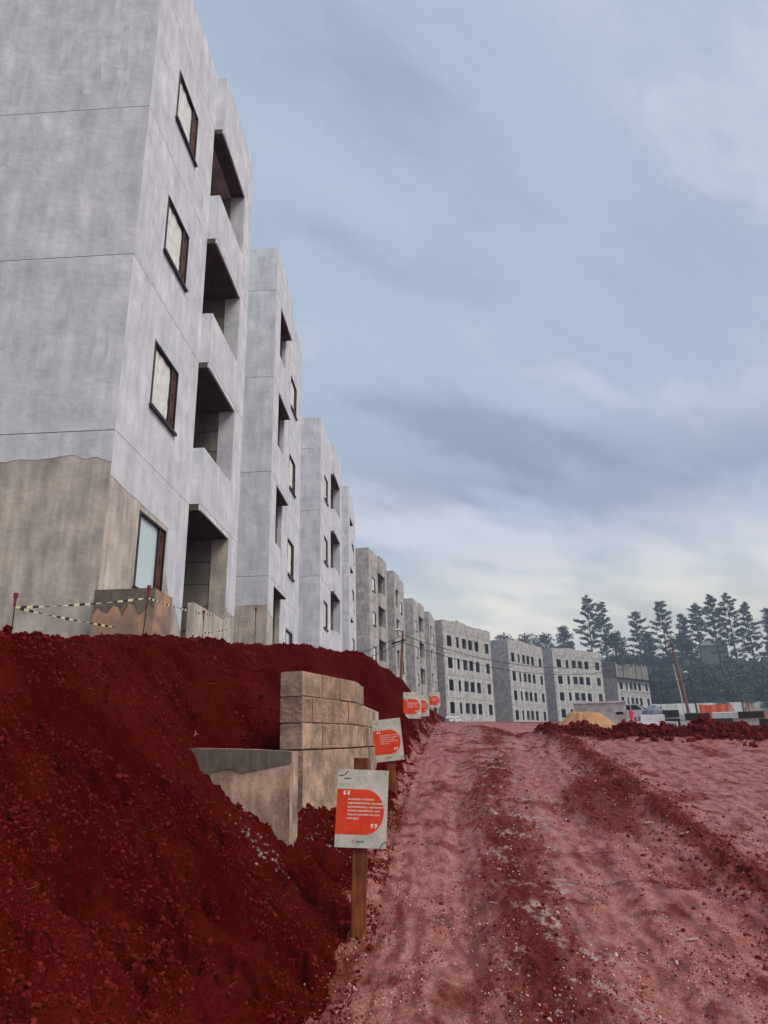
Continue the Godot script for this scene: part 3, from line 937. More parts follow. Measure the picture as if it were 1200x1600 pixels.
func quote_sign(at: Vector3, centre: Vector3, tilt: float, yaw: float, head: String, lines: Array, label: String, post_up: float) -> void:
	var root := thing("quote_sign", at, 0.0, label, "sign", "quote signs on posts along the bank")
	var post := MB.new()
	var foot := Vector3(0, -0.35, -0.03)
	var top := Vector3(centre.x - at.x, 0, centre.z - at.z) + Vector3(0.0, centre.y - at.y + post_up, -0.045)
	var ax := (top - foot).normalized()
	var side := ax.cross(Vector3(0, 0, 1)).normalized()
	post.chamfer((foot + top) / 2.0, Basis(ax, side.cross(ax).normalized() * -1.0, side), Vector3((top - foot).length() / 2.0, 0.034, 0.044), 0.006)
	built("post", post, M.wood, root)
	var plate := Node3D.new()
	var W := 0.297
	var H := 0.42
	var b := MB.new()
	b.box(Vector3(-W / 2, -H / 2, -0.004), Vector3(W / 2, H / 2, 0.0))
	var bo := built("board", b, M.white, root, centre - at)
	plate.free()
	bo.rotation = Vector3(0, deg_to_rad(yaw), deg_to_rad(tilt))
	var d := PackedVector2Array([Vector2(-W / 2, -0.141), Vector2(0.02, -0.141)])
	var cy := -0.0195
	for i in 21:
		var t := -PI / 2 + PI * i / 20.0
		d.append(Vector2(0.02 + 0.108 * cos(t), cy + 0.1215 * sin(t)))
	d.append(Vector2(-W / 2, 0.102))
	var q := MB.new()
	q.slab(d, Vector3(0, 0, 0.0), Vector3.RIGHT, Vector3.UP, 0.0008)
	built("orange_panel", q, M.orange, bo)
	for s in [[Vector2(-0.135, 0.222), 0.046, 0.051, -PI * 0.55, -PI * 0.12], [Vector2(0.158, -0.219), 0.043, 0.0475, PI * 0.54, PI * 0.96]]:
		var k := MB.new()
		k.slab(arc(s[0], s[1], s[2], s[3], s[4]), Vector3.ZERO, Vector3.RIGHT, Vector3.UP, 0.0008)
		built("corner_arc", k, M.print_dark, bo)
	for s in [[-0.105, 0.082, 1.0], [-0.082, 0.082, 1.0], [0.062, -0.092, -1.0], [0.085, -0.092, -1.0]]:
		var k := MB.new()
		var f: float = s[2]
		var poly := PackedVector2Array()
		for v in [Vector2(0.009, 0.013), Vector2(0.002, 0.012), Vector2(-0.006, 0.004), Vector2(-0.008, -0.006), Vector2(-0.004, -0.012), Vector2(0.004, -0.012), Vector2(0.008, -0.007), Vector2(0.007, -0.001), Vector2(0.002, 0.002)]:
			poly.append(Vector2(s[0], s[1]) + v * f)
		k.slab(poly, Vector3(0, 0, 0.0009), Vector3.RIGHT, Vector3.UP, 0.0006)
		built("quote_mark", k, M.print_white, bo)
	for i in lines.size():
		part("text_line", letters(lines[i], 0.0155, M.print_white), bo, Vector3(-0.085, 0.048 - i * 0.0205, 0.0016))
	part("heading", letters(head, 0.0115, M.print_dark), bo, Vector3(-0.112, 0.160, 0.0006))
	var lg := MB.new()
	lg.slab(arc(Vector2(-0.042, -0.176), 0.005, 0.0095, 0.0, TAU * 0.98, 20), Vector3.ZERO, Vector3.RIGHT, Vector3.UP, 0.0008)
	built("logo_ring", lg, M.print_pink, bo)
	part("logo_text", letters("partiq", 0.016, M.print_dark), bo, Vector3(-0.026, -0.176, 0.0006))
	for s in [[-0.138, 0.198], [0.13, 0.192], [-0.138, -0.195], [0.012, 0.163]]:
		var n := MB.new()
		n.tube([Vector3(s[0], s[1], -0.002), Vector3(s[0], s[1], 0.0022)], [0.0028, 0.0022], 7)
		built("nail", n, M.print_dark, bo)
func make_signs() -> void:
	var l1 := ["Aumentar o número", "organizadamente, buscando", "oportunidades e aprimorar as", "nossas experiências, com", "impacto positivo em suas", "entregas."]
	var l2 := ["Ser referência em construção,", "com qualidade e respeito", "às pessoas e ao meio", "onde estamos presentes,", "todos os dias."]
	quote_sign(Vector3(-0.215, 0.53, -4.42), Vector3(-0.17, 1.24, -4.39), -3.6, 3.0, "MISSÃO", l1, "nearest white and orange quote sign, on a brown post by the concrete slab", 0.275)
	quote_sign(Vector3(0.05, 0.98, -7.74), Vector3(-0.015, 1.625, -7.7), 5.0, -2.0, "VISÃO", l2, "second nearest quote sign, tilted left in front of the block wall end", 0.14)
	quote_sign(Vector3(0.50, 1.60, -12.05), Vector3(0.39, 2.175, -12.0), -1.5, 6.0, "VALORES", l2, "third quote sign, with the yellow and black bundle just above it", 0.1)
	quote_sign(Vector3(0.72, 1.78, -14.5), Vector3(0.655, 2.285, -14.48), 1.5, 3.0, "ÉTICA", l1, "fourth quote sign, mostly hidden behind the third", 0.1)
	quote_sign(Vector3(1.30, 1.86, -19.98), Vector3(1.28, 2.69, -19.95), -1.0, 2.0, "EQUIPE", l2, "farthest and smallest quote sign at the foot of the bank", 0.1)

# ------------------------------------------------------------------ stakes and tape
func make_stakes() -> void:
	var st := [[Vector3(-3.6, 0, -6.7), 3.07, "red capped rod farthest left, in front of the end wall"], [Vector3(-2.64, 0, -7.52), 3.30, "red capped rod in front of the low concrete box"], [Vector3(-2.74, 0, -10.42), 3.55, "red capped rod before the ground floor balcony"], [Vector3(-2.32, 0, -12.28), 3.93, "red capped rod farthest right, before the second wing"]]
	var tops := []
	for s in st:
		var p: Vector3 = s[0]
		p.y = ground(p.x, p.z)
		var lean := Vector3(rng.randf_range(-0.03, 0.05), 0, 0.0)
		var o := thing("marker_rod", p, 0.0, s[2], "stake", "marker rods along the bank top")
		var h: float = s[1] - p.y
		var b := MB.new()
		b.tube([Vector3(0, -0.2, 0), lean + Vector3(0, h - 0.02, 0)], [0.006, 0.006], 6)
		built("rod", b, M.rod, o)
		b = MB.new()
		b.tube([lean + Vector3(0, h - 0.13, 0), lean + Vector3(0, h - 0.05, 0), lean + Vector3(0, h - 0.045, 0), lean + Vector3(0, h, 0)], [0.012, 0.013, 0.022, 0.022], 8)
		built("red_cap", b, M.red, o)
		tops.append(p + lean + Vector3(0, h - 0.14, 0))
	var runs := [[tops[0], tops[1], 0.02, "striped barrier tape strung between the two left rods"], [tops[0], Vector3(-3.12, 2.93, -8.02), 0.01, "striped barrier tape sagging from the left rod to the concrete box"], [tops[1], tops[3], 0.10, "striped barrier tape strung past the balcony to the right rod"], [tops[2] + Vector3(0, -0.2, 0), tops[3] + Vector3(0, -0.06, 0), 0.05, "lower striped barrier tape between the two right rods"]]
	for r in runs:
		var o := thing("barrier_tape", (r[0] + r[1]) / 2.0, 0.0, r[3], "tape", "striped barrier tapes on the rods")
		var a: Vector3 = r[0] - o.position
		var e: Vector3 = r[1] - o.position
		var n := int((e - a).length() / 0.12) + 1
		for i in n * 2:
			var t0 := i / (n * 2.0)
			var t1 := (i + 1) / (n * 2.0)
			var p := a.lerp(e, t0) - Vector3(0, r[2] * 4.0 * t0 * (1.0 - t0), 0)
			var q := a.lerp(e, t1) - Vector3(0, r[2] * 4.0 * t1 * (1.0 - t1), 0)
			var w0 := 0.008 + 0.006 * sin(i * 0.7)
			var w1 := 0.008 + 0.006 * sin((i + 1) * 0.7)
			var b := MB.new()
			var th := Vector3(0.0015, 0, 0.0008)
			b.hexa([p - Vector3(0, w0, 0) - th, q - Vector3(0, w1, 0) - th, q - Vector3(0, w1, 0) + th, p - Vector3(0, w0, 0) + th, p + Vector3(0, w0, 0) - th, q + Vector3(0, w1, 0) - th, q + Vector3(0, w1, 0) + th, p + Vector3(0, w0, 0) + th])
			built("tape_stripe", b, M.tape_y if i % 2 == 0 else M.tape_k, o)

# ------------------------------------------------------------------ the far site
func g0(x: float, z: float) -> Vector3: return Vector3(x, ground(x, z), z)
func polar(az: float, r: float) -> Vector3:
	var a := deg_to_rad(az)
	return g0(r * sin(a), -r * cos(a))
func make_site() -> void:
	# sand heap
	var p := polar(14.9, 40.0)
	var sp := thing("sand_heap", p, 0.0, "heap of ochre sand behind the earth mound", "sand")
	var b := MB.new()
	var n := noise(0.25, 3, 91)
	var pt := func(i: int, j: int) -> Vector3:
		var t := TAU * i / 40.0
		var f := j / 10.0
		var r := f * (1.95 + 0.25 * n.get_noise_2d(cos(t) * 9.0, sin(t) * 9.0))
		var h := clampf((1.0 - f) * 1.75, 0.0, 1.12) + 0.10 * n.get_noise_2d(cos(t) * f * 14.0 + 30.0, sin(t) * f * 14.0) - 0.05 - (0.25 if j == 10 else 0.0)
		return Vector3(r * cos(t) * 1.05 + 0.2 * f, h, r * sin(t) * 0.8)
	for i in 40:
		for j in 10: b.quad(pt.call(i + 1, j), pt.call(i, j), pt.call(i, j + 1), pt.call(i + 1, j + 1))
	built("sand", b, M.sand, sp)
	# stacked kerb stones, one thing each
	var base := polar(21.2, 33.0)
	var rows := [[0.0, 5], [0.29, 5], [0.58, 4]]
	var kk := MB.new()
	kk.chamfer(Vector3.ZERO, Basis.IDENTITY, Vector3(0.48, 0.135, 0.075), 0.02)
	var km := kk.mesh(M.kerb)
	var kd := kk.mesh(M.black)
	var dark := MB.new()
	dark.box(Vector3(-0.07, -0.13, -0.2), Vector3(0.07, 0.13, 0.2))
	for ri in rows.size():
		for i in rows[ri][1]:
			for deep in 1:
				var o := MeshInstance3D.new()
				o.name = numbered("kerb_stone")
				var black: bool = (i + ri) % 2 == 1  # alternate stones coloured black for the dark gaps and sides of the stack
				o.mesh = kd if black else km
				add_child(o)
				var off: float = -0.4 + i * 0.96 + rng.randf_range(-0.03, 0.03) + ri * 0.2
				o.position = base + Vector3(off, 0.14 + rows[ri][0], 0.25 * deep + off * 0.3 + rng.randf_range(-0.12, 0.12))
				o.rotation = Vector3(0, deg_to_rad(-17.0 + rng.randf_range(-5, 5)), 0)
				tag(o, ["%s precast kerb stone in the bottom row of the stack behind the mound", "%s precast kerb stone in the middle row of the stack behind the mound", "%s precast kerb stone in the top row of the stack behind the mound"][ri] % ("black" if black else "pale"), "kerb stone", "stacked kerb stones")
	for i in 5:
		var o := MeshInstance3D.new()
		o.name = numbered("kerb_stone")
		o.mesh = km
		add_child(o)
		o.position = polar(19.0 + i * 0.42, 31.0 + i * 0.2) + Vector3(0, 0.13 + 0.27 * (i % 3), 0)
		o.rotation = Vector3(0, rng.randf_range(-0.7, 0.2), rng.randf_range(-0.06, 0.06))
		tag(o, "pale precast kerb stone lying loose left of the stack", "kerb stone", "loose kerb stones")
	for q in [[20.1, 32.6, 0.5, 0.55, "black crate added for the dark gaps, standing at the left of the kerb stones"], [21.15, 32.4, 0.55, 1.0, "tall black crate added for the dark gaps amid the kerb stones"], [24.4, 32.2, 0.7, 0.6, "black crate added for the dark gaps at the right of the kerb stones"], [25.3, 31.6, 0.45, 0.45, "small black crate added for the dark gaps farthest right"], [17.7, 34.0, 0.75, 0.5, "dark open crate left of the red bag"]]:  # crates at the stones are added to give the dark gaps of the stack
		var o := thing("dark_crate", polar(q[0], q[1]), rng.randf_range(-0.4, 0.1), q[4], "crate", "black crates around the kerb stones")
		var h: float = q[3]
		var w: float = q[2] / 2.0
		for s in [[-w, -w, w, -w + 0.03], [-w, w - 0.03, w, w], [-w, -w + 0.03, -w + 0.03, w - 0.03], [w - 0.03, -w + 0.03, w, w - 0.03]]:
			var c := MB.new()
			for r in 3: c.box(Vector3(s[0], h * (r / 3.0 + 0.02), s[1]), Vector3(s[2], h * (r / 3.0 + 0.31), s[3]))
			built("crate_side", c, M.black, o)
		var fl := MB.new()
		fl.box(Vector3(-w + 0.03, 0.0, -w + 0.03), Vector3(w - 0.03, 0.03, w - 0.03))
		built("crate_floor", fl, M.black, o)
	# pickup
	pickup()
	# tarpaulin heap
	var tp := polar(20.3, 60.0)
	var th := thing("tarpaulin_heap", tp, 0.0, "dark purple tarpaulin heap topped with a blue sheet", "tarpaulin")
	for s in [[Vector3(0, 0, 0), 1.55, 1.15, flat(Color(0.30, 0.23, 0.28), 0.6), "tarpaulin"], [Vector3(-0.3, 0.95, 0), 0.85, 0.42, flat(Color(0.42, 0.46, 0.54), 0.6), "blue_sheet"]]:
		var c := MB.new()
		var pp := func(i: int, j: int) -> Vector3:
			var t := TAU * i / 28.0
			var f := j / 8.0
			var r: float = s[1] * f * (1.0 + 0.25 * n.get_noise_2d(cos(t) * 12.0 + s[1] * 40.0, sin(t) * 12.0))
			return s[0] + Vector3(r * cos(t), s[2] * (1.0 - f * f) * (1.0 + 0.3 * n.get_noise_2d(i * 4.0, j * 5.0)) - (0.2 if j == 8 else 0.0), r * sin(t) * 0.7)
		for i in 28:
			for j in 8: c.quad(pp.call((i + 1) % 28, j), pp.call(i, j), pp.call(i, j + 1), pp.call((i + 1) % 28, j + 1))
		built(s[4], c, s[3], th)
	# red bag on a stake, pale tank behind the sand
	var rb := thing("red_flag", polar(18.35, 36.0), 0.0, "red flag on a short dark stake beside the sand heap", "flag")
	b = MB.new()
	b.tube([Vector3(0, -0.1, 0), Vector3(0.02, 1.12, 0)], [0.03, 0.025], 6)
	built("stake", b, M.black, rb)
	b = MB.new()
	b.slab(PackedVector2Array([Vector2(-0.07, 0.72), Vector2(0.06, 0.66), Vector2(0.09, 0.84), Vector2(0.15, 1.0), Vector2(0.05, 1.1), Vector2(-0.1, 1.07), Vector2(-0.08, 0.9)]), Vector3(0, 0, 0.03), Vector3.RIGHT, Vector3.UP, 0.03)
	built("cloth", b, flat(Color(0.85, 0.16, 0.24), 0.7), rb)
	var tk := thing("concrete_tank", polar(16.2, 66.0), deg_to_rad(-16.0), "low pale concrete tank with a dark slot behind the sand heap", "tank")
	b = MB.new()
	holed(b, -2.2, 2.2, -0.4, 1.75, -0.12, 0.0, [[1.3, 1.9, 0.75, 0.98]])
	var tb := built("tank_side", b, M.aged1, tk)
	tb.rotation.y = -PI / 2
	b = MB.new()
	b.box(Vector3(-2.25, 1.76, -1.4), Vector3(2.25, 1.9, 0.08))
	built("tank_lid", b, M.plaster, tk)
	b = MB.new()
	b.box(Vector3(-2.2, -0.4, -1.35), Vector3(2.2, 1.75, -1.2))
	b.box(Vector3(-2.2, -0.4, -1.2), Vector3(-2.05, 1.75, -0.13))
	b.box(Vector3(2.05, -0.4, -1.2), Vector3(2.2, 1.75, -0.13))
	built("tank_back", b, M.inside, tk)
	# orange safety netting on posts
	net(polar(23.15, 70.0), polar(25.05, 70.0), 1.42, 4, "orange safety net panel standing behind the kerb stones", 0.10)
	var np := [polar(25.15, 47.0), polar(26.35, 42.0), polar(28.4, 43.0)]
	net(np[0], np[1], 1.35, 1, "slack tan netting fence, left of its tall stake", 0.16)
	net(np[1], np[2], 1.35, 1, "slack tan netting fence running off right from its tall stake", 0.16)
	# poles
	pole(polar(22.45, 80.0), Vector3(-0.85, 8.1, 0), 0.16, "leaning brown wooden utility pole carrying the wires", true, M.old_wood)
	pole(polar(22.15, 88.0), Vector3(-0.55, 6.0, 0), 0.07, "thin pale pole just right of the leaning pole", false, M.plaster)
	pole(polar(23.0, 78.0), Vector3(-0.35, 4.6, 0), 0.09, "short dark lamp pole right of the leaning pole", true, M.rod)
	pole(polar(25.95, 96.0), Vector3(0.1, 2.9, 0), 0.10, "dark post in front of the pale hoarding at right", false, M.rod)
	pole(g0(0.62, -47.0), Vector3(0.45, 5.2, 0), 0.13, "grey wooden utility pole before the third block", true, M.old_wood)
	# wires
	wire(g0(0.62, -47.0) + Vector3(0.45, 4.9, 0), polar(22.45, 80.0) + Vector3(-0.80, 7.6, 0), 2.3, "upper power line sagging across the far blocks")
	wire(g0(0.62, -47.0) + Vector3(0.42, 4.4, 0), polar(22.45, 80.0) + Vector3(-0.75, 7.0, 0), 2.3, "lower power line sagging across the far blocks")
	wire(Vector3(-2.4, 6.3, -40.7), g0(0.62, -47.0) + Vector3(0.40, 4.9, 0), 0.12, "upper wire from the second block to the grey pole")
	wire(Vector3(-2.4, 5.9, -40.7), g0(0.62, -47.0) + Vector3(0.36, 4.4, 0), 0.12, "lower wire from the second block to the grey pole")
	# pale hoarding on the embankment
	var ha := deg_to_rad(19.0)
	var hb := deg_to_rad(30.0)
	var A := Vector3(153.5 * tan(ha), 5.9, -153.5)
	var B := Vector3(153.5 * tan(hb), 5.9, -153.5)
	var hd := thing("site_hoarding", A, 0.0, "long pale panelled hoarding below the wooded hill", "fence")
	var count := 18
	for i in count:
		var c := MB.new()
		var x0 := (B.x - A.x) * i / count
		var x1 := (B.x - A.x) * (i + 1) / count - 0.07
		c.box(Vector3(x0, 0.0, 0), Vector3(x1, 2.05 + rng.randf_range(-0.05, 0.08), 0.05))
		built("panel", c, M.hoard if i % 3 else M.hoard_b, hd)
		c = MB.new()
		c.box(Vector3(x0 - 0.06, -0.6, -0.1), Vector3(x0 + 0.04, 2.1, -0.01))
		built("post", c, M.old_wood, hd)
	# bundle above the third sign
	var bp := Vector3(0.30, 0, -19.2)
	bp.y = ground(bp.x, bp.z)
	var yb := thing("tool_bundle", bp, 0.0, "yellow and black bundle on the bank just above the third sign", "bundle")
	b = MB.new()
	b.chamfer(Vector3(0.0, 0.12, 0), Basis.IDENTITY, Vector3(0.12, 0.13, 0.1), 0.03)
	built("black_case", b, M.black, yb)
	b = MB.new()
	b.chamfer(Vector3(0.24, 0.10, 0.02), Basis(Vector3(0, 0, 1), -0.22), Vector3(0.15, 0.06, 0.1), 0.03)
	built("yellow_cover", b, flat(Color(0.93, 0.82, 0.16), 0.5), yb)
	# white rubble at the foot of the fifth facade
	for i in 7:
		var o := MeshInstance3D.new()
		o.name = numbered("cement_bag")
		var c := MB.new()
		c.chamfer(Vector3.ZERO, Basis.IDENTITY, Vector3(0.42, 0.13, 0.28), 0.08)
		o.mesh = c.mesh(M.plaster)
		add_child(o)
		var q := polar(4.75 + 0.16 * (i % 4), 64.0 + 0.3 * i)
		o.position = q + Vector3(0, 0.13 + 0.25 * (i / 4), 0)
		o.rotation.y = rng.randf() * 3.0
		tag(o, "white bag heaped at the road end before the far blocks", "bag", "white bags at the road end")

func pickup() -> void:
	var o := thing("pickup_truck", polar(18.6, 74.0), deg_to_rad(-28.0), "white pickup truck parked beyond the sand heap", "truck")
	var white := flat(Color(0.82, 0.84, 0.84), 0.3)
	var b := MB.new()
	var prof := PackedVector2Array([Vector2(-2.3, 0.42), Vector2(2.25, 0.42), Vector2(2.3, 0.8), Vector2(2.2, 0.98), Vector2(1.15, 1.08), Vector2(0.55, 1.62), Vector2(-0.75, 1.66), Vector2(-0.95, 1.08), Vector2(-2.3, 1.05)])
	b.slab(prof, Vector3(0, 0, -0.85), Vector3.RIGHT, Vector3.UP, 1.7)
	built("body", b, white, o)
	var gl := flat(Color(0.10, 0.12, 0.13), 0.1)
	for s in [-0.853, 0.85]:
		b = MB.new()
		b.slab(PackedVector2Array([Vector2(-0.7, 1.1), Vector2(-0.12, 1.1), Vector2(-0.12, 1.56), Vector2(-0.6, 1.57)]), Vector3(0, 0, s), Vector3.RIGHT, Vector3.UP, 0.004)
		built("side_window", b, gl, o)
		b = MB.new()
		b.slab(PackedVector2Array([Vector2(-0.04, 1.1), Vector2(0.95, 1.1), Vector2(0.5, 1.54), Vector2(-0.04, 1.56)]), Vector3(0, 0, s), Vector3.RIGHT, Vector3.UP, 0.004)
		built("side_window", b, gl, o)
	b = MB.new()
	b.hexa([Vector3(1.13, 1.11, -0.7), Vector3(1.16, 1.10, -0.7), Vector3(1.16, 1.10, 0.7), Vector3(1.13, 1.11, 0.7), Vector3(0.58, 1.60, -0.62), Vector3(0.61, 1.595, -0.62), Vector3(0.61, 1.595, 0.62), Vector3(0.58, 1.60, 0.62)])
	built("windscreen", b, gl, o)
	for x in [-1.45, 1.45]:
		for s in [-0.8, 0.8]:
			b = MB.new()
			b.tube([Vector3(x, 0.36, s - 0.11), Vector3(x, 0.36, s + 0.11)], [0.36, 0.36], 18)
			var w := built("wheel", b, M.black, o)
			b = MB.new()
			b.tube([Vector3(x, 0.36, s - 0.118), Vector3(x, 0.36, s + 0.118)], [0.2, 0.2], 12)
			built("rim", b, M.steel, w)
	for s in [-0.6, 0.6]:
		b = MB.new()
		b.box(Vector3(2.27, 0.72, s - 0.16), Vector3(2.32, 0.88, s + 0.16))
		built("headlight", b, flat(Color(0.8, 0.82, 0.85), 0.2), o)
func net(a: Vector3, e: Vector3, h: float, posts: int, label: String, sag: float) -> void:
	var o := thing("safety_net", a, 0.0, label, "net", "netting fences")
	var d := e - a
	var wide := d.length()
	var rows := 9
	var cols := 22
	var solid := sag < 0.12
	var pt := func(i: float, j: float) -> Vector3:
		var t := i / cols
		var hh: float = h * (1.0 if solid else lerpf(1.0, 0.68, sin(PI * t)))
		return d * t + Vector3(0, 0.05 + hh * j / rows - sag * sin(PI * t) * j / rows, 0.05 * sin(t * 19.0))
	if solid:
		var b := MB.new()
		for i in cols:
			for j in rows:
				b.quad(pt.call(i, j), pt.call(i + 1, j), pt.call(i + 1, j + 1), pt.call(i, j + 1))
		built("mesh_sheet", b, M.net, o)
	else:
		for j in rows + 1:
			var b := MB.new()
			var pts := []
			var rad := []
			for i in cols + 1:
				pts.append(pt.call(i, j)); rad.append(0.022)
			b.tube(pts, rad, 4)
			built("strand", b, M.tan, o)
		var up := MB.new()
		for i in range(0, cols + 1):
			up.tube([pt.call(i, 0), pt.call(i, rows)], [0.006, 0.006], 4)
		built("cross_strands", up, M.tan, o)
	for i in posts + 1:
		var b := MB.new()
		var q := d * (float(i) / posts)
		b.tube([q + Vector3(0, -0.3, 0), q + Vector3(0, h + 0.1, 0)], [0.03, 0.03], 6)
		built("stake", b, M.tan if not solid else M.net, o)
func pole(at: Vector3, lean: Vector3, r: float, label: String, lamp: bool, m: Material) -> void:
	var o := thing("utility_pole", at, 0.0, label, "pole", "poles on the site")
	var b := MB.new()
	b.tube([Vector3(0, -0.5, 0), lean * 0.5 + Vector3(0.05, 0, 0), lean], [r, r * 0.85, r * 0.68], 9)
	built("shaft", b, m, o)
	if lamp:
		var c := MB.new()
		c.obox(lean + Vector3(-0.3, -0.75, 0.1), Basis(Vector3(0, 0, 1), 0.25), Vector3(0.5, 0.05, 0.05))
		built("crossarm", c, M.black, o)
		c = MB.new()
		c.tube([lean + Vector3(0.05, -0.1, 0), lean + Vector3(-0.2, 0.06, 0.05), lean + Vector3(-0.5, 0.02, 0.05)], [0.04, 0.09, 0.07], 7)
		built("lamp_head", c, M.white, o)
		for s in [-0.65, 0.0]:
			c = MB.new()
			c.tube([lean + Vector3(s, -0.75 + 0.25 * s, 0.1), lean + Vector3(s, -0.5 + 0.25 * s, 0.1)], [0.05, 0.04], 6)
			built("insulator", c, M.rod, o)
func wire(a: Vector3, e: Vector3, sag: float, label: String) -> void:
	var o := thing("power_line", a, 0.0, label, "wire", "wires on the poles")
	var pts := []
	var rad := []
	for i in 25:
		var t := i / 24.0
		pts.append((e - a) * t - Vector3(0, sag * 4.0 * t * (1.0 - t), 0)); rad.append(0.022)
	var b := MB.new()
	b.tube(pts, rad, 5)
	built("cable", b, M.black, o)

# ------------------------------------------------------------------ trees
func leaves(b: MB, at: Vector3, r: float, count: int, size: float, dark: Color, pale: Color) -> void:
	for i in count:
		var d := Vector3(rng.randfn(), rng.randfn(), rng.randfn()).normalized()
		var p := at + d * r * pow(rng.randf(), 0.45) * Vector3(1, 0.75, 1)
		var q := Basis.from_euler(Vector3(rng.randf() * TAU, rng.randf() * TAU, rng.randf() * TAU))
		var s := size * rng.randf_range(0.6, 1.25)
		b.col = dark.lerp(pale, rng.randf())
		var e := q * Vector3(s, 0, 0)
		var f := q * Vector3(0, s * 0.55, 0)
		var w := q * Vector3(0, 0, s * 0.18)
		b.quad(p - e, p - f + w, p + e, p + f + w)
func pine(at: Vector3, h: float, spread: float, bare: float, label: String) -> void:
	var o := thing("pine_tree", at, 0.0, label, "tree", "pines on the hill")
	var t := MB.new()
	var bend := Vector3(rng.randf_range(-0.5, 0.5), 0, rng.randf_range(-0.5, 0.5))
	var pts := []
	var rad := []
	for i in 8:
		var f := i / 7.0
		pts.append(Vector3(0, -0.5 + (h + 0.3) * f, 0) + bend * sin(f * 2.6)); rad.append(lerpf(0.34, 0.05, f))
	t.tube(pts, rad, 7)
	var cr := MB.new()
	cr.tinted = true
	var limbs := 60
	var skew := rng.randf() * TAU
	for i in limbs:
		var f := bare + (1.0 - bare) * pow((i + rng.randf()) / limbs, 0.85)
		var y := h * f
		var reach := spread * 1.3 * pow(clampf((1.04 - f) / (1.0 - bare), 0.05, 1.0), 0.5) * rng.randf_range(0.35, 1.12)
		if f < bare + 0.12: reach *= rng.randf_range(0.4, 1.0)
		var an := i * 2.399 + rng.randf() * 0.6 + skew
		var root := Vector3(0, y, 0) + bend * sin(f * 2.6)
		var tip := root + Vector3(cos(an) * reach, reach * rng.randf_range(-0.1, 0.6), sin(an) * reach)
		t.tube([root, root.lerp(tip, 0.55) - Vector3(0, 0.08 * reach, 0), tip], [0.075, 0.05, 0.02], 4)
		var k := 2 + int(reach * 1.3)
		for j in k:
			var w := lerpf(0.38, 1.0, (j + 0.5) / k)
			leaves(cr, root.lerp(tip, w) + Vector3(0, 0.15, 0), 0.6, 20, 0.25, Color(0.034, 0.050, 0.034), Color(0.075, 0.098, 0.06))
	leaves(cr, Vector3(0, h * 0.99, 0) + bend * sin(2.6), 0.5, 26, 0.25, Color(0.034, 0.050, 0.034), Color(0.075, 0.098, 0.06))
	built("trunk", t, M.bark, o)
	built("crown", cr, M.leaf, o)
func broadleaf(at: Vector3, h: float, spread: float, lobes: int, label: String, sparse := false) -> void:
	var o := thing("broadleaf_tree", at, 0.0, label, "tree", "broadleaf trees on the hill")
	var t := MB.new()
	t.tube([Vector3(0, -0.5, 0), Vector3(0.15, h * 0.3, 0), Vector3(-0.1, h * 0.62, 0.1), Vector3(0, h * 0.9, 0)], [0.35, 0.27, 0.16, 0.04], 7)
	var cr := MB.new()
	cr.tinted = true
	for i in lobes:
		var an := i * 2.399 + rng.randf()
		var f := (i + 0.5) / lobes
		var rr := spread * sqrt(f) * rng.randf_range(0.6, 1.0)
		var p := Vector3(cos(an) * rr, h * lerpf(0.95, 0.45, f * rng.randf_range(0.5, 1.0)), sin(an) * rr)
		t.tube([Vector3(0, h * 0.4, 0), p * Vector3(0.5, 0.85, 0.5), p], [0.11, 0.08, 0.03], 4)
		leaves(cr, p, spread * (0.30 if sparse else 0.42), 60 if sparse else 110, 0.34, Color(0.022, 0.036, 0.02), Color(0.055, 0.08, 0.038))
	built("trunk", t, M.bark, o)
	built("crown", cr, M.leaf, o)
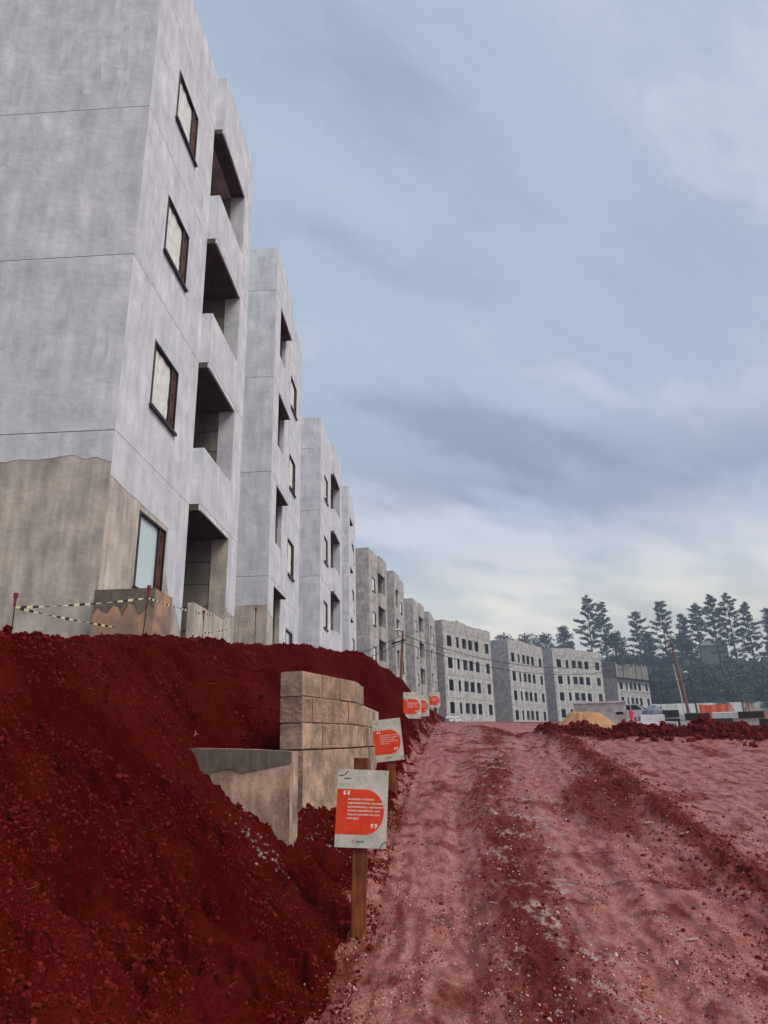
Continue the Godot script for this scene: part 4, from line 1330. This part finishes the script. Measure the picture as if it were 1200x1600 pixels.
func make_trees() -> void:
	var tops := [[915, 16.1, 0.1836, 3.9, 0.45, "tallest pine at the left end of the hilltop row"], [938, 17.2, 0.174, 3.6, 0.42, "slim pine just right of the tallest left pine"], [995, 19.6, 0.158, 3.4, 0.35, "round topped pine standing alone in the middle gap"], [1033, 21.5, 0.17, 3.9, 0.35, "broad dense pine right of the middle gap"], [1067, 23.0, 0.150, 2.6, 0.35, "low pine between the broad and the slender pines"], [1088, 24.0, 0.162, 2.8, 0.5, "slender pine on a bare trunk above the leaning pole"], [1113, 25.1, 0.172, 3.0, 0.55, "tall pine with the longest bare trunk"], [1138, 26.2, 0.1705, 4.2, 0.3, "widest full pine near the right end"], [1163, 27.2, 0.158, 3.3, 0.3, "pointed pine leaning on the widest pine"], [1196, 28.7, 0.147, 2.8, 0.35, "small pine cut by the right frame edge"], [1010, 20.3, 0.128, 2.2, 0.3, "small young pine beside the lone round topped pine"]]
	for t in tops:
		var r := 222.0 + rng.randf_range(-6.0, 8.0)
		var p := polar(t[1], r)
		pine(p, 1.6 + t[2] * r - p.y, t[3] * 1.15, t[4] * 0.92, t[5])
	for t in [[14.1, 0.150, 3.2, "bushy dark tree left of the pine row"], [11.2, 0.139, 5.5, "rounded tree behind the second far block"], [12.6, 0.139, 4.6, "low rounded tree left of the bushy dark tree"], [9.4, 0.141, 4.4, "rounded tree over the gap between far blocks"], [17.9, 0.137, 3.6, "low tree between the first two pines"], [22.6, 0.128, 4.0, "low spreading tree behind the leaning pole top"]]:
		var r := 205.0 + rng.randf_range(-5.0, 10.0)
		var p := polar(t[0], r)
		broadleaf(p, 1.6 + t[1] * r - p.y, t[2], 16, t[3])
	var p := polar(5.45, 128.0)
	broadleaf(p, 1.6 + 0.166 * 128.0 - p.y, 2.9, 15, "loose leafy tree rising behind the first far block", true)
	# the wood on the hillside
	var meshes := []
	for k in 3:
		var b := MB.new()
		b.tinted = true
		for i in 11:
			var an := i * 2.399
			var f := (i + 0.5) / 11.0
			leaves(b, Vector3(cos(an) * sqrt(f) * 0.8, 0.9 - 0.75 * f + rng.randf_range(-0.2, 0.2), sin(an) * sqrt(f) * 0.8), 0.42, 70, 0.095, Color(0.55, 0.62, 0.55), Color(1.0, 1.0, 0.9))
		meshes.append(b.mesh(M.leaf))
	var lots := [[], [], []]
	for i in 900:
		var az := rng.randf_range(3.0, 40.0)
		var r := 168.0 + 80.0 * pow(rng.randf(), 0.8)
		var q := polar(az, r)
		var s := rng.randf_range(2.8, 5.0)
		if az < 14.0: s *= 1.15
		if r < 176.0 and az > 21.0 and az < 30.0: s *= 0.4
		var bs := Basis(Vector3.UP, rng.randf() * TAU).scaled(Vector3(s, s * rng.randf_range(0.9, 1.35), s))
		var c := Color(0.040, 0.060, 0.045).lerp(Color(0.075, 0.105, 0.055), pow(rng.randf(), 2.0))
		c = c * 1.15
		lots[i % 3].append([Transform3D(bs, q + Vector3(0, s * 0.55, 0)), c])
	for k in 3: scatter("woodland", ["dense dark wood covering the hillside", "mixed green crowns of the hillside wood", "blue green undergrowth of the hillside wood"][k], "wood", meshes[k], lots[k])
	# house among the pines
	var hp := polar(24.7, 228.0)
	hp.y = 1.6 + 0.098 * 228.0
	var ho := thing("hilltop_house", hp, deg_to_rad(-20.0), "grey green hipped roof of a house between the pines", "house")
	var b := MB.new()
	b.box(Vector3(-3.6, -6.0, -3.0), Vector3(3.6, 2.2, 3.0))
	built("wall", b, flat(Color(0.58, 0.62, 0.58), 0.9), ho)
	b = MB.new()
	for s in [[Vector3(-4.0, 2.2, 3.4), Vector3(4.0, 2.2, 3.4), Vector3(1.6, 4.3, 0), Vector3(-1.6, 4.3, 0)], [Vector3(4.0, 2.2, -3.4), Vector3(-4.0, 2.2, -3.4), Vector3(-1.6, 4.3, 0), Vector3(1.6, 4.3, 0)]]:
		b.quad(s[0], s[1], s[2], s[3])
	b.tri(Vector3(4.0, 2.2, 3.4), Vector3(4.0, 2.2, -3.4), Vector3(1.6, 4.3, 0)); b.tri(Vector3(-4.0, 2.2, -3.4), Vector3(-4.0, 2.2, 3.4), Vector3(-1.6, 4.3, 0))
	b.quad(Vector3(-4.0, 2.19, -3.4), Vector3(4.0, 2.19, -3.4), Vector3(4.0, 2.19, 3.4), Vector3(-4.0, 2.19, 3.4))
	built("roof", b, flat(Color(0.50, 0.54, 0.52), 0.9), ho)

# ------------------------------------------------------------------ litter
func make_litter() -> void:
	var chip := flat(Color(0.72, 0.60, 0.55), 0.9)
	var stone := flat(Color(0.58, 0.44, 0.40), 0.95)
	var bits := [[1.62, 4.35, 0.055, chip, "white splinter lying alone right of the track"], [2.22, 6.6, 0.07, chip, "pale stick on the churned ridge, upper one"], [2.33, 6.1, 0.06, chip, "pale stick on the churned ridge, lower one"], [2.25, 4.35, 0.05, stone, "flat stone on the ridge at the right edge"], [0.62, 4.9, 0.04, chip, "white plaster lump left of the lime streak"], [0.78, 5.9, 0.045, chip, "white plaster lump at the top of the lime streak"], [3.9, 10.9, 0.07, chip, "white lump at the foot of the earth mound"]]
	for q in bits:
		var p := g0(q[0], -q[1])
		var o := MeshInstance3D.new()
		o.name = numbered("debris_piece")
		var b := MB.new()
		var s: float = q[2] * 0.75
		var nn := noise(14.0, 2, int(q[1] * 91.0))
		b.slab(PackedVector2Array([Vector2(-s, 0), Vector2(-s * 0.6, -s * 0.22), Vector2(s * 0.2, -s * (0.3 + 0.2 * nn.get_noise_1d(s))), Vector2(s * 0.9, -s * 0.12), Vector2(s, s * 0.1), Vector2(s * 0.3, s * 0.2), Vector2(-s * 0.5, s * 0.3)]), Vector3(0, -s * 0.1, 0), Vector3.RIGHT, Vector3(0, 0.12, 1).normalized(), -s * 0.2)
		o.mesh = b.mesh(q[3])
		add_child(o)
		o.position = p + Vector3(0, s * 0.2, 0)
		o.rotation = Vector3(rng.randf_range(-0.2, 0.2), rng.randf_range(-0.6, 0.6), rng.randf_range(-0.15, 0.15))
		tag(o, q[4], "debris")
	var plank := thing("broken_slab", Vector3(-2.2, ground(-2.2, -11.6) + 0.02, -11.6), 0.3, "pale broken slab lying on the bank top before the second wing", "rubble")
	var b := MB.new()
	b.chamfer(Vector3.ZERO, Basis(Vector3(0, 0, 1), -0.2), Vector3(0.22, 0.03, 0.15), 0.01)
	built("slab_piece", b, M.raw, plank)
	# twigs and straw
	var straw := MB.new()
	straw.tube([Vector3(-0.5, 0, 0), Vector3(0.1, 0.12, 0.05), Vector3(0.5, 0.02, 0.1)], [0.018, 0.015, 0.008], 4)
	var sm := straw.mesh(M.straw)
	var lots := []
	for i in 260:
		var d := lerpf(2.6, 11.0, pow(rng.randf(), 1.2))
		var x := edge_x(d) - rng.randf_range(0.1, 3.0)
		var s := rng.randf_range(0.02, 0.065)
		lots.append([Transform3D(Basis.from_euler(Vector3(rng.randf_range(-0.4, 0.4), rng.randf() * TAU, rng.randf_range(-0.4, 0.4))).scaled(Vector3.ONE * s), Vector3(x, ground(x, -d) + 0.012, -d)), Color(0.26, 0.12, 0.085).lerp(Color(0.16, 0.06, 0.045), rng.randf())])
	scatter("straw_bits", "bits of dry straw and twigs lying on the bank", "straw", sm, lots)
	for q in [[-2.95, 4.9, 0.17, 0.6, "pale dry twig lying high on the bank at far left"], [-3.2, 5.05, 0.12, 1.9, "short dry stick at the left edge of the bank"], [-1.28, 5.35, 0.11, 1.1, "bent pale twig standing just behind the concrete slab"], [-1.45, 5.4, 0.08, 1.4, "short pale twig standing left of the bent one"]]:
		var o := MeshInstance3D.new()
		o.name = numbered("dry_twig")
		var t := MB.new()
		var s: float = q[2]
		var up := Vector3(cos(q[3]) * s, sin(q[3]) * s * 0.7, 0)
		t.tube([Vector3(0, -0.03, 0), up * 0.5 + Vector3(0.01, 0.01, 0), up], [0.006, 0.005, 0.003], 5)
		t.tube([up * 0.4, up * 0.8 + Vector3(0.03, -0.01, 0.01)], [0.004, 0.003], 5)
		o.mesh = t.mesh(M.twig)
		add_child(o)
		o.position = g0(q[0], -q[1]) + Vector3(0, 0.01, 0)
		tag(o, q[4], "twig")

# ------------------------------------------------------------------ sky
func make_sky() -> Sky:
	var w := 1536
	var h := 768
	var a := noise(0.55, 6, 5)
	var b := noise(1.6, 5, 17)
	var c := noise(0.22, 4, 29)
	a.domain_warp_enabled = true; a.domain_warp_amplitude = 0.5; a.domain_warp_frequency = 0.6
	var im := Image.create(w, h, false, Image.FORMAT_RGBF)
	var under := Color(0.16, 0.12, 0.115)
	for j in h:
		var el := PI / 2 - PI * (j + 0.5) / h
		var y := sin(el)
		var deg := rad_to_deg(el)
		for i in w:
			if deg < -1.5:
				im.set_pixel(i, j, under)
				continue
			var az := TAU * ((i + 0.5) / w - 0.5)
			var k := cos(el)
			var yy := maxf(y, 0.0) + 0.16
			var px := k * sin(az) / yy
			var pz := k * cos(az) / yy
			var qx := px * 0.82 + pz * 0.57
			var qz := pz * 0.82 - px * 0.57
			var f := a.get_noise_2d(qx * 0.7 + 3.0, qz * 1.5 + 1.0)
			var g := b.get_noise_2d(qx * 0.8, qz * 1.9)
			var l := c.get_noise_2d(px, pz)
			var t := 0.5 + 1.25 * f + 0.5 * l + 0.35 * g
			var col := Color(0.36, 0.435, 0.55).lerp(Color(0.44, 0.53, 0.66), ss(-0.4, 0.45, l - 0.4 * f))
			col = col.lerp(Color(0.64, 0.675, 0.78), ss(0.36, 0.86, t))
			col = col.lerp(Color(0.285, 0.345, 0.46), 0.75 * ss(0.3, -0.25, t) + 0.6 * exp(-pow((deg - 20.0 - 4.0 * f) / 4.0, 2.0)) * ss(-0.3, 0.3, g - f))
			# low, yellowish break in the cloud where the sun is going down
			var da := absf(az - 0.28)
			var low := exp(-pow(maxf(deg - 9.5, 0.0) / 3.6, 2.0)) * (0.35 + 0.65 * exp(-pow(da / 0.55, 2.0)))
			var wisps := ss(-0.35, 0.30, g + 0.5 * f)
			var wide := exp(-pow(maxf(deg - 13.5, 0.0) / 3.0, 2.0)) * exp(-pow((az - 0.38) / 0.27, 2.0))
			col = col.lerp(Color(1.28, 1.16, 0.82), clampf(1.15 * low * (0.7 + 0.3 * wisps), 0.0, 1.0))
			col = col.lerp(Color(1.08, 1.02, 0.86), clampf(1.1 * wide * (0.45 + 0.6 * wisps), 0.0, 1.0))
			im.set_pixel(i, j, col)
	var m := PanoramaSkyMaterial.new()
	m.panorama = ImageTexture.create_from_image(im)
	m.energy_multiplier = 0.64
	var s := Sky.new()
	s.sky_material = m
	return s

func _ready() -> void:
	rng.seed = 20240611
	na.frequency = 0.03; na.fractal_octaves = 3; na.seed = 4
	nb.frequency = 0.03; nb.fractal_octaves = 4; nb.seed = 9
	nd.noise_type = FastNoiseLite.TYPE_CELLULAR; nd.cellular_return_type = FastNoiseLite.RETURN_DISTANCE; nd.frequency = 0.1; nd.fractal_type = FastNoiseLite.FRACTAL_NONE; nd.seed = 3
	nc.frequency = 0.03; nc.fractal_octaves = 3; nc.seed = 13
	var cam := Camera3D.new()
	cam.name = "camera"
	cam.fov = 72.55; cam.near = 0.05; cam.far = 2500.0
	cam.position = Vector3(0, 1.6, 0)
	cam.basis = Basis(Vector3.RIGHT, deg_to_rad(18.28)) * Basis(Vector3(0, 0, 1), deg_to_rad(-1.4))
	add_child(cam)
	cam.current = true
	var e := Environment.new()
	e.background_mode = Environment.BG_SKY
	e.sky = make_sky()
	e.tonemap_mode = Environment.TONE_MAPPER_LINEAR
	e.tonemap_exposure = 1.6
	e.sdfgi_enabled = true; e.ssao_enabled = true; e.ssil_enabled = true
	e.fog_enabled = true
	e.fog_density = 0.0012
	e.fog_light_color = Color(0.74, 0.80, 0.90)
	var we := WorldEnvironment.new()
	we.name = "world_environment"
	we.environment = e
	add_child(we)
	var sun := DirectionalLight3D.new()
	sun.name = "sun"
	sun.light_energy = 0.5; sun.light_angular_distance = 30.0; sun.light_color = Color(1.0, 0.96, 0.91)
	sun.shadow_enabled = true
	add_child(sun)
	var saz := deg_to_rad(126.0)
	var sel := deg_to_rad(52.0)
	sun.look_at_from_position(Vector3(sin(saz) * cos(sel), sin(sel), -cos(saz) * cos(sel)) * 50.0, Vector3.ZERO)
	print("sky done")
	make_materials()
	M.stained = coated(pattern(512, [[noise(0.006, 4, 95), 512, 512, 1.1], [noise(0.03, 4, 96), 512, 160, 0.6], [noise(0.1, 3, 97), 512, 512, 0.35]], Color(0.47, 0.36, 0.30), Color(0.76, 0.75, 0.69), Color(0.10, -0.02, -0.05)), 1.6, Vector3(0.15, 0.55, 0.3), 0.9)
	M.render = coated(pattern(512, [[noise(0.006, 4, 98), 512, 512, 0.9], [noise(0.04, 4, 99), 512, 256, 0.4]], Color(0.50, 0.42, 0.36), Color(0.68, 0.62, 0.56), Color(0.10, 0.0, -0.05)), 1.5, Vector3(0.2, 0.2, 0.3), 0.9)
	M.damp = coated(M.raw.albedo_texture, 0.8, Vector3(0.1, 0.4, 0.7), 0.8)
	M.damp.albedo_color = Color(0.60, 0.58, 0.55)
	M.soil_stain = coated(M.stained.albedo_texture, 0.5, Vector3(0.1, 0.2, 0.3), 0.95)
	M.soil_stain.albedo_color = Color(0.90, 0.72, 0.63)
	M.straw = StandardMaterial3D.new()
	M.straw.vertex_color_use_as_albedo = true; M.straw.roughness = 0.9
	M.twig = flat(Color(0.72, 0.52, 0.42), 0.9)
	M.tan = flat(Color(0.70, 0.53, 0.42), 0.8)
	M.hoard = flat(Color(0.86, 0.88, 0.86), 0.6)
	M.hoard_b = flat(Color(0.80, 0.83, 0.79), 0.6)
	print("materials done")
	make_ground()
	print("ground done")
	h_block(-3.45, -8.2, 2.7, 2.79, "lime", "nearest tall block, lime washed, with bare concrete ground floor, at left", true)
	h_block(-2.57, -26.8, 3.26, 2.42, "lime", "second lime washed block, rising behind the nearest one", false)
	h_block(-1.31, -53.5, 12.65, 4.02, "aged", "third block along the road, the nearer one of bare grey concrete with balconies", false)
	h_block(2.78, -72.3, 12.97, 3.57, "aged", "fourth block along the road, bare grey, just left of the far flat facades", false)
	row_block(7.0, -87.9, 33.0, 3.95, "first far block with rows of dark openings, left one of three", 4)
	row_block(17.6, -103.2, 32.7, 3.4, "middle far block with rows of dark openings", 4)
	row_block(27.9, -120.1, 50.7, 4.0, "right far block with rows of dark openings, beside the formwork", 4)
	unfinished_block()
	print("blocks done")
	block_wall()
	concrete_slab()
	concrete_box()
	make_signs()
	make_stakes()
	make_site()
	make_trees()
	print("trees done")
	make_clods()
	make_litter()
	print("all done")
